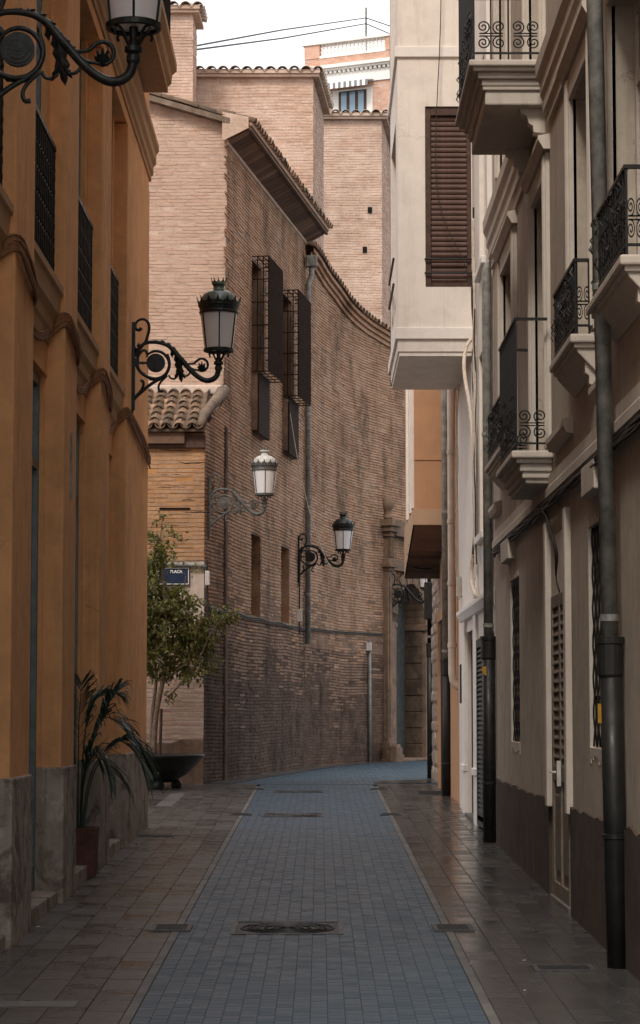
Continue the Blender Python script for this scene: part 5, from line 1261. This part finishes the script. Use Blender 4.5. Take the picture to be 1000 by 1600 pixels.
    MB().lathe([(0, z(800)), (24 * LK, z(800)), (30 * LK, z(790)), (30 * LK, z(765)), (22 * LK, z(758)), (38 * LK, z(748)), (38 * LK, z(728)), (22 * LK, z(722)), (16 * LK, z(690)), (20 * LK, z(640)), (0, z(640))], (LX, 0, 0), 14).build('lantern_socket', mi, r, smooth=False, world=False)
    for k in range(4):
        a = math.pi / 4 + k * math.pi / 2
        P = [(20, 722), (40, 700), (55, 672), (75, 652), (98, 650), (108, 668), (98, 680)]
        MB().tube(smoothpts([(LX + q * LK * math.cos(a), q * LK * math.sin(a), z(y)) for q, y in P], 2), .0085, 6).build('lantern_strut', mi, r, smooth=True, world=False)
    fr = MB()
    fr.lathe([(100 * LK, z(652)), (118 * LK, z(650)), (120 * LK, z(628)), (108 * LK, z(622))], (LX, 0, 0), 24)
    fr.lathe([(140 * LK, z(352)), (152 * LK, z(352)), (156 * LK, z(335)), (150 * LK, z(325)), (156 * LK, z(300)), (164 * LK, z(288)), (164 * LK, z(275)), (140 * LK, z(272))], (LX, 0, 0), 24)
    for k in range(6):
        a = math.pi / 2 + .08 + k * math.pi / 3
        fr.tube([(LX + 114 * LK * math.cos(a), 114 * LK * math.sin(a), z(632)), (LX + 148 * LK * math.cos(a), 148 * LK * math.sin(a), z(345))], .0075, 6)
    fr.build('lantern_frame', mi, r, world=False)
    MB().lathe([(111 * LK, z(628)), (145 * LK, z(350))], (LX, 0, 0), 24).build('lantern_glass', M['lampglass'], r, smooth=True, world=False)
    MB().tube([(LX, 0, z(645)), (LX, 0, z(420))], .012, 8).lathe([(.012, z(560)), (.03, z(540)), (.034, z(470)), (.02, z(430)), (0, z(425))], (LX, 0, 0), 12).build('lamp_holder', M['box'], r, smooth=True, world=False)
    MB().lathe([(150 * LK, z(275)), (152 * LK, z(258)), (142 * LK, z(225)), (118 * LK, z(192)), (82 * LK, z(170)), (46 * LK, z(160)), (42 * LK, z(125)), (52 * LK, z(118)), (58 * LK, z(98)), (0, z(96))], (LX, 0, 0), 28).build('dome', md, r, smooth=True, world=False)
    def crest(name, r0, r1, y0, y1, n):
        m = MB(); V = []
        for k in range(n):
            for f, hgt in ((0, .35), (.18, .55), (.32, .5), (.5, 1), (.68, .5), (.82, .55)):
                a = 2 * math.pi * (k + f) / n; q = r0 + (r1 - r0) * hgt
                V.append((LX + r0 * LK * math.cos(a), r0 * LK * math.sin(a), z(y0))); V.append((LX + q * LK * math.cos(a), q * LK * math.sin(a), z(y0) + (z(y1) - z(y0)) * hgt))
        t = len(V) // 2
        m.add(V, [(2 * i, 2 * ((i + 1) % t), 2 * ((i + 1) % t) + 1, 2 * i + 1) for i in range(t)])
        o = m.build(name, mi, r, world=False); s_ = o.modifiers.new('thick', 'SOLIDIFY'); s_.thickness = .006; return o
    crest('crown_cresting', 156, 180, 300, 218, 14); crest('top_crown', 44, 68, 130, 62, 10)
    return r
lamps = [
 ('large wall lantern at the top corner cut off by the frame', (XL, 12.55), 0, None, (205, 132), ('iron_green', 'dome')),
 ('dark green wall lantern on the ochre building corner over the annex roof', (XL, 23.35), 0, None, (343, 597), ('iron_green', 'dome')),
 ('dusty grey wall lantern with whitish dome at the annex corner', (S1A[0] + .045, 36.25), 0, None, (404, 805), ('bracket_dusty', 'dome_dusty')),
 ('black wall lantern beside the church drainpipe', None, 0, None, (530, 886), ('iron', 'iron_green')),
 ('farthest wall lantern, its bracket before the arched portal', None, 0, None, (655, 942), ('iron', 'iron_green'))]
pl3 = pos1(s_of_d(44.9)); n3 = nrm1(2.0); pl4 = pos2(SP - .22); n4 = nrm2(SP - .5)
for i, (lab, base, _, _, (px, py), mats) in enumerate(lamps):
    L_ = make_lamp(lab, mats)
    if i == 0: x, y, rz = base[0], base[1], 0
    elif i in (1, 2): x, y, rz = base[0], base[1], 0
    elif i == 3: x, y, rz = pl3[0] + .0, pl3[1], math.atan2(n3[1], n3[0]) * .5
    else: x, y, rz = pl4[0], pl4[1], math.atan2(n4[1], n4[0]) * .5
    L_.location = (x, y, at(px, py, y).z); L_.rotation_euler = (0, 0, rz)
for lab, (px, py, d, xx, yy) in (('small white box with cable under the black church lantern', (467, 962, 44.9, pl3[0] + .03, pl3[1] - .03)), ('small white box with cable under the farthest lantern by the portal', (600, 975, 52, pl4[0] - .03, pl4[1] - .12))):
    zc = at(px, py, d).z; jb = empty('junction_box', (xx, yy, zc), lab, 'junction box')
    MB().box(xx - .05, xx + .05, yy - .05, yy + .04, zc - .12, zc + .12).build('cover', M['box'], jb, bevel=.01)
    MB().tube([(xx + .01, yy - .02, zc + 1.2), (xx, yy - .02, zc + .1), (xx, yy - .02, zc - .35)], .016, 6).build('cable', M['cable'], jb)

# ================================================================== PLANTER + TREE
PX, PY = -2.44, 34.45; gz = zg(PY)
pb = empty('bowl_planter', (PX, PY, gz), 'wide black bowl planter on stubby feet before the annex wall', 'planter')
MB().lathe([(0, .10), (.28, .10), (.36, .13), (.52, .22), (.66, .36), (.73, .44), (.76, .455), (.775, .49), (.76, .505), (.72, .50), (.70, .44), (0, .44)], (PX, PY, gz), 32).build('bowl', M['planter'], pb, smooth=True)
MB().lathe([(0, .455), (.705, .455)], (PX, PY, gz), 24).build('soil', M['soil'], pb)
for k in range(4):
    a = R(-70) + k * R(90); MB().lathe([(0, .0), (.06, .01), (.085, .06), (.07, .11), (.05, .13)], (PX + .38 * math.cos(a), PY + .38 * math.sin(a), gz), 12).build('foot', M['planter'], pb, smooth=True)
tr = empty('citrus_tree', (PX, PY, gz + .45), 'small leafy tree growing in the black bowl planter', 'tree')
rg = np.random.default_rng(5); tips = []
zb0 = gz + .44
stems = [[at(240, 1178, PY), at(243, 1120, PY), at(252, 1075, PY), at(258, 1050, PY - .05), at(262, 1000, PY - .1), at(258, 940, PY - .1), at(252, 880, PY), at(245, 830, PY + .05)],
         [at(236, 1178, PY + .1), at(238, 1110, PY + .1), at(246, 1060, PY + .1), at(236, 990, PY + .1), at(225, 900, PY)],
         [at(257, 1085, PY), at(265, 1088, PY - .05), at(280, 1070, PY - .1), at(298, 1052, PY - .1), at(312, 1030, PY - .15), at(330, 985, PY - .2), at(352, 965, PY - .2), at(372, 958, PY - .2)],
         [at(252, 1070, PY), at(275, 1048, PY - .1), at(292, 1035, PY - .2), at(305, 1000, PY - .25), at(315, 960, PY - .3)],
         [at(240, 1060, PY + .1), at(220, 1020, PY + .3), at(200, 960, PY + .3)],
         [at(258, 1040, PY), at(272, 990, PY + .1), at(285, 940, PY + .1), at(290, 900, PY + .1)], [at(250, 900, PY), at(250, 850, PY), at(254, 805, PY)]]
rad = [.045, .035, .02, .022, .02, .02, .012]
tk = MB()
for s_, r0 in zip(stems, rad):
    p = smoothpts(s_, 2); tk.tube(p, [r0 * (1 - .75 * i / len(p)) for i in range(len(p))], 7)
tk.build('trunk', M['bark'], tr, smooth=True)
MB().tube([(at(250, 1176, PY - .1).x, PY - .1, zb0), (at(250, 1100, PY - .1).x + .02, PY - .1, at(250, 1107, PY).z)], .022, 8).build('stake', M['wood'], tr)
centers = []
for px, py, sp, n_ in ((250, 880, .20, 420), (262, 920, .26, 800), (250, 960, .30, 900), (275, 985, .26, 900), (240, 1010, .26, 700), (285, 1030, .20, 450), (225, 950, .3, 600), (305, 985, .17, 300), (312, 1020, .17, 230), (345, 968, .10, 130), (362, 960, .07, 60), (252, 1050, .18, 230), (318, 1050, .10, 60), (252, 812, .06, 22), (246, 840, .08, 30), (236, 835, .06, 18), (328, 1000, .10, 100), (258, 850, .14, 130), (205, 1000, .3, 500), (300, 1060, .08, 35)):
    centers.append((at(px, py, PY), sp, n_))
V = []; F = []; o = 0
for c_, sp, n_ in centers:
    k = 0
    n_ = int(n_ * 1.15)
    subs = [np.array(c_) + rg.normal(0, sp * .75, 3) * np.array([1, 1.1, 1]) for _ in range(max(2, n_ // 14))]
    while k < n_:
        b = subs[rg.integers(len(subs))] + rg.normal(0, .045, 3)
        if b[1] > 35.75: b[1] = 35.75
        if at(250, 900, PY).x < b[0] < at(300, 900, PY).x and at(270, 917, PY).z < b[2] < at(270, 880, PY).z and rg.random() < .93: k += 1; continue
        dr = rg.normal(0, 1, 3); dr[2] -= .55; dr /= np.linalg.norm(dr); up = rg.normal(0, .6, 3) + np.array([0, 0, 1.0]); sd_ = np.cross(dr, up); sd_ /= max(1e-6, np.linalg.norm(sd_)); nn = np.cross(sd_, dr)
        L = rg.uniform(.06, .10); W = L * rg.uniform(.24, .33)
        for q in (b, b + dr * L * .45 + sd_ * W + nn * .008, b + dr * L - nn * .012, b + dr * L * .45 - sd_ * W + nn * .008): V.append(tuple(q))
        F += [(o, o + 1, o + 2), (o, o + 2, o + 3)]; o += 4; k += 1
me = bpy.data.meshes.new('crown'); me.from_pydata(V, [], F); me.materials.append(M['leaf']); me.update(); link('crown', me, tr)
bn = empty('low_bench', (-2.75, 31.2, zg(31)), 'low dark slab bench peeping out past the ochre corner', 'bench')
gb = zg(31.2)
MB().box(-3.9, at(246, 1210, 31.2).x, 30.95, 31.5, gb + .30, gb + .37).build('seat', M['planter'], bn, bevel=.02)
for x in (-3.6, -2.5): MB().box(x, x + .2, 31.05, 31.4, gb - .02, gb + .30).build('leg', M['planter'], bn, bevel=.01)

# ================================================================== POTTED PALM
QX, QY = -1.955, 19.45; qz = zg(QY)
pot = empty('terracotta_pot', (QX, QY, qz), 'square terracotta pot standing in the ochre doorway recess', 'plant pot')
a, b, h = .125, .145, .41
MB().add([(QX - a, QY - a, qz + .004), (QX + a, QY - a, qz + .004), (QX + a, QY + a, qz + .004), (QX - a, QY + a, qz + .004), (QX - b, QY - b, qz + h), (QX + b, QY - b, qz + h), (QX + b, QY + b, qz + h), (QX - b, QY + b, qz + h),
          (QX - b + .02, QY - b + .02, qz + h), (QX + b - .02, QY - b + .02, qz + h), (QX + b - .02, QY + b - .02, qz + h), (QX - b + .02, QY + b - .02, qz + h), (QX - b + .02, QY - b + .02, qz + h - .05), (QX + b - .02, QY - b + .02, qz + h - .05), (QX + b - .02, QY + b - .02, qz + h - .05), (QX - b + .02, QY + b - .02, qz + h - .05)],
         [(0, 3, 2, 1), (0, 1, 5, 4), (1, 2, 6, 5), (2, 3, 7, 6), (3, 0, 4, 7), (4, 5, 9, 8), (5, 6, 10, 9), (6, 7, 11, 10), (7, 4, 8, 11), (8, 9, 13, 12), (9, 10, 14, 13), (10, 11, 15, 14), (11, 8, 12, 15)]).build('pot', M['terracotta'], pot, bevel=.006)
MB().box(QX - b + .021, QX + b - .021, QY - b + .021, QY + b - .021, qz + h - .06, qz + h - .03).build('soil', M['soil'], pot)
pm = empty('potted_palm', (QX, QY, qz + h - .03), 'dark arching palm growing from the square terracotta pot', 'plant')
def frond(tip_px, mid_px, n=20, yoff=0, ll=.24, base=(0, 0)):
    p0 = Vector((QX + base[0], QY + base[1], qz + h - .04)); p1 = at(*mid_px, QY + yoff * .6); p2 = at(*tip_px, QY + yoff)
    q1 = p0 * .35 + p1 * .65; q1.x = p0.x * .75 + p1.x * .25
    P = smoothpts([p0, q1, p1 * .9 + p2 * .1, p1 * .5 + p2 * .5 + Vector((0, 0, .05)), p2], 3)
    m = MB(); m.tube(P, [.009 * (1 - .85 * i / len(P)) for i in range(len(P))], 6); m.build('frond_stem', M['palm'], pm, smooth=True)
    lf = MB(); T = len(P)
    for k in range(n):
        f = .42 + .58 * k / n; i = min(T - 2, int(f * (T - 1))); p = P[i]; t = (P[i + 1] - P[i]).normalized()
        side = t.cross(Vector((0, 0, 1)));  side = side.normalized() if side.length > .01 else Vector((0, 1, 0))
        for sgn in (-1, 1):
            L = ll * (.55 + .7 * math.sin(math.pi * min(1, .15 + .8 * (k / n)))) * random.uniform(.85, 1.1)
            d = (t * .75 + side * sgn * .55 + Vector((0, 0, .12))).normalized(); w_ = random.uniform(.007, .0115)
            u = d.cross(Vector((random.uniform(-.4, .4), random.uniform(-.4, .4), 1))).normalized() * w_; dr_ = random.uniform(.4, 1.5)
            a1 = p + d * L * .45 + Vector((0, 0, -.01)); a2 = p + d * L * .8 + Vector((0, 0, -.045 * L / .2 * dr_)); a3 = p + d * L + Vector((0, 0, -.10 * L / .2 * dr_))
            lf.add([p - u * .3, p + u * .3, a1 + u, a1 - u, a2 + u * .7, a2 - u * .7, a3], [(0, 1, 2, 3), (3, 2, 4, 5), (5, 4, 6)])
    lf.build('leaflets', M['palm'], pm)
for t_, m_, n_, yo, bs in (((228, 1196), (175, 1150), 18, -.15, (.01, 0)), ((222, 1178), (180, 1152), 17, .05, (.02, .01)), ((196, 1142), (150, 1118), 17, 0, (0, 0)), ((170, 1085), (135, 1110), 14, .1, (0, .02)), ((128, 1066), (122, 1150), 14, .1, (-.02, .02)),
                           ((182, 1078), (150, 1140), 13, -.1, (0, -.02)), ((100, 1090), (112, 1130), 14, -.05, (-.03, 0)), ((175, 1205), (140, 1175), 12, -.2, (.01, -.03)), ((150, 1180), (135, 1190), 9, -.1, (.0, .02))):
    frond(t_, m_, int(n_ * 1.9), yo, .27, bs)

# ================================================================== COVERS, GRATES, LITTER
def ring_cover(name, x, y, w_, d_, label, round_=True):
    r = empty(name, (x, y, zg(y)), label, 'manhole cover'); s_ = (zg(y + .1) - zg(y - .1)) / .2
    lift = 0 if round_ else .0075
    def Z(yy): return zg(y) + s_ * (yy - y) + lift
    def fl(name, x0, x1, y0, y1, h0, mat, p=r): return MB().add([(x0, y0, Z(y0) - .02), (x1, y0, Z(y0) - .02), (x1, y1, Z(y1) - .02), (x0, y1, Z(y1) - .02), (x0, y0, Z(y0) + h0), (x1, y0, Z(y0) + h0), (x1, y1, Z(y1) + h0), (x0, y1, Z(y1) + h0)], [(4, 5, 6, 7), (0, 1, 5, 4), (1, 2, 6, 5), (2, 3, 7, 6), (3, 0, 4, 7)]).build(name, mat, p)
    fl('plate', x - w_ + .03, x + w_ - .03, y - d_ + .03, y + d_ - .03, .006, M['darkgrate'])
    for q in ((x - w_, x + w_, y - d_, y - d_ + .03), (x - w_, x + w_, y + d_ - .03, y + d_), (x - w_, x - w_ + .03, y - d_ + .031, y + d_ - .031), (x + w_ - .03, x + w_, y - d_ + .031, y + d_ - .031)): fl('frame', *q, .0125, M['coverframe'])
    if round_:
        for k, rr in enumerate((.30, .25, .20, .15, .10, .05)):
            P = [(x + rr * math.cos(t), y + rr * d_ / w_ * math.sin(t)) for t in np.linspace(0, 2 * math.pi, 41)]
            MB().tube([(a, b, Z(b) + .007) for a, b in P], .008, 5, cap=False).build('ridge', M['coverframe'] if k % 2 == 0 else M['darkgrate'], r, smooth=True)
        for k in range(16):
            t = 2 * math.pi * k / 16; MB().tube([(x + .21 * math.cos(t), y + .21 * math.sin(t), Z(y + .21 * math.sin(t)) + .006), (x + .29 * math.cos(t), y + .29 * math.sin(t), Z(y + .29 * math.sin(t)) + .006)], .006, 4).build('rib', M['darkgrate'], r)
    else:
        n_ = max(2, int(d_ * 2 / .06))
        for k in range(n_): yy = y - d_ + .035 + k * (2 * d_ - .07) / n_; fl('grate_bar', x - w_ + .035, x + w_ - .035, yy, yy + .028, .011, M['darkgrate'])
    return r
ring_cover('manhole_cover', -.21, 15.55, .36, .39, 'nearest round ridged manhole cover in the sky-tinted road')
ring_cover('manhole_cover', -.32, 27.9, .36, .35, 'middle manhole cover in the road, second from the camera')
ring_cover('manhole_cover', -.30, 33.5, .35, .29, 'farthest manhole cover in the road before the bend')
for x, y, w_, d_, lab in ((-.96, 15.5, .13, .2, 'nearest gully grate at the road edge by the ochre side'), (.86, 15.5, .13, .2, 'nearest gully grate at the road edge by the cream building'), (-.93, 28.0, .13, .16, 'middle gully grate on the ochre side of the road'), (.83, 28.0, .13, .16, 'middle gully grate on the cream building side of the road'),
                          (-.93, 34.2, .13, .14, 'farthest gully grate on the plaza side'), (.84, 34.2, .13, .14, 'farthest gully grate at the rounded pavement end')):
    o_ = ring_cover('gully_grate', x, y, w_, d_, lab, False); o_['category'] = 'drain grate'; o_['group'] = 'gully grates along the road'
for x, y, w_, d_, lab in ((1.36, 13.4, .17, .14, 'small cast service cover in the flags by the near downpipe'), (1.55, 33.0, .22, .5, 'dark service cover in the flags by the orange building'), (-1.68, 24.3, .2, .12, 'thin dark service cover beside the last ochre plinth')):
    o_ = ring_cover('service_cover', x, y, w_, d_, lab, False); o_['category'] = 'service cover'
def pale(name, x, y, w_, d_, lab): 
    o_ = MB().box(-w_, w_, -d_, d_, -.01, .0035).build(name, M['kerb']); o_.location = (x, y, zg(y) + .0125); o_.rotation_euler = (math.atan(SL), 0, 0); tag(o_, lab, 'paving slab')
pale('replacement_slab', -1.42, 11.95, .21, .10, 'pale grey replacement slab set into the brown flags in the near corner')
pale('replacement_slab', -1.95, 31.2, .10, 1.6, 'long pale strip of paving near the bowl planter')
for k, (px, py) in enumerate(((195, 1455), (60, 1452), (747, 1548), (820, 1505), (820, 1552), (735, 1510), (598, 1300), (350, 1246))):
    r_ = ray(px, py); y = 1.65 / (SL - r_.z / r_.y) if py > 1250 else 35; x = r_.x / r_.y * y
    q = MB().add([(-.02, -.012, 0), (.018, -.015, .004), (.022, .012, .001), (-.015, .016, .006), (.0, .0, .012)], [(0, 1, 4), (1, 2, 4), (2, 3, 4), (3, 0, 4), (3, 2, 1, 0)]).build('litter_scrap', M['litter'])
    q.location = (x, y, zg(y) + .014); q.rotation_euler = (0, 0, k); q.scale = (random.uniform(.35, .75),) * 3
    tag(q, ['white paper scrap on the flags below the second ochre plinth', 'pale scrap by the nearest ochre door step', 'white fleck beside the cream side kerb', 'pale fleck on the dark flags by the small service cover', 'pale fleck on the dark flags nearest the camera', 'white fleck in the dark flags near the road edge', 'tiny fleck at the kerb of the cream side', 'tiny fleck on the plaza flags'][k], 'litter')
rg2 = random.Random(3); dl = MB()
for k in range(70):
    side = rg2.random() < .6
    x = (XL + .02 + abs(rg2.gauss(0, .10))) if side else (XR - .03 - abs(rg2.gauss(0, .08))); y = rg2.uniform(11.5, 33); x = x if not side or y < 25.6 else rg2.uniform(-3, -1)
    s_ = rg2.uniform(.008, .022); a = rg2.uniform(0, 6.28); z = zg(y) + .014
    dl.add([(x + s_ * math.cos(a), y + s_ * math.sin(a), z + .004), (x + s_ * .5 * math.cos(a + 1.6), y + s_ * .5 * math.sin(a + 1.6), z), (x - s_ * math.cos(a), y - s_ * math.sin(a), z + .005), (x + s_ * .5 * math.cos(a - 1.6), y + s_ * .5 * math.sin(a - 1.6), z + .008)], [(0, 1, 2, 3)])
o_ = kind(dl.build('leaf_litter', M['deadleaf']), 'stuff'); o_['label'] = 'scattered dead leaves and grit along the wall bases'
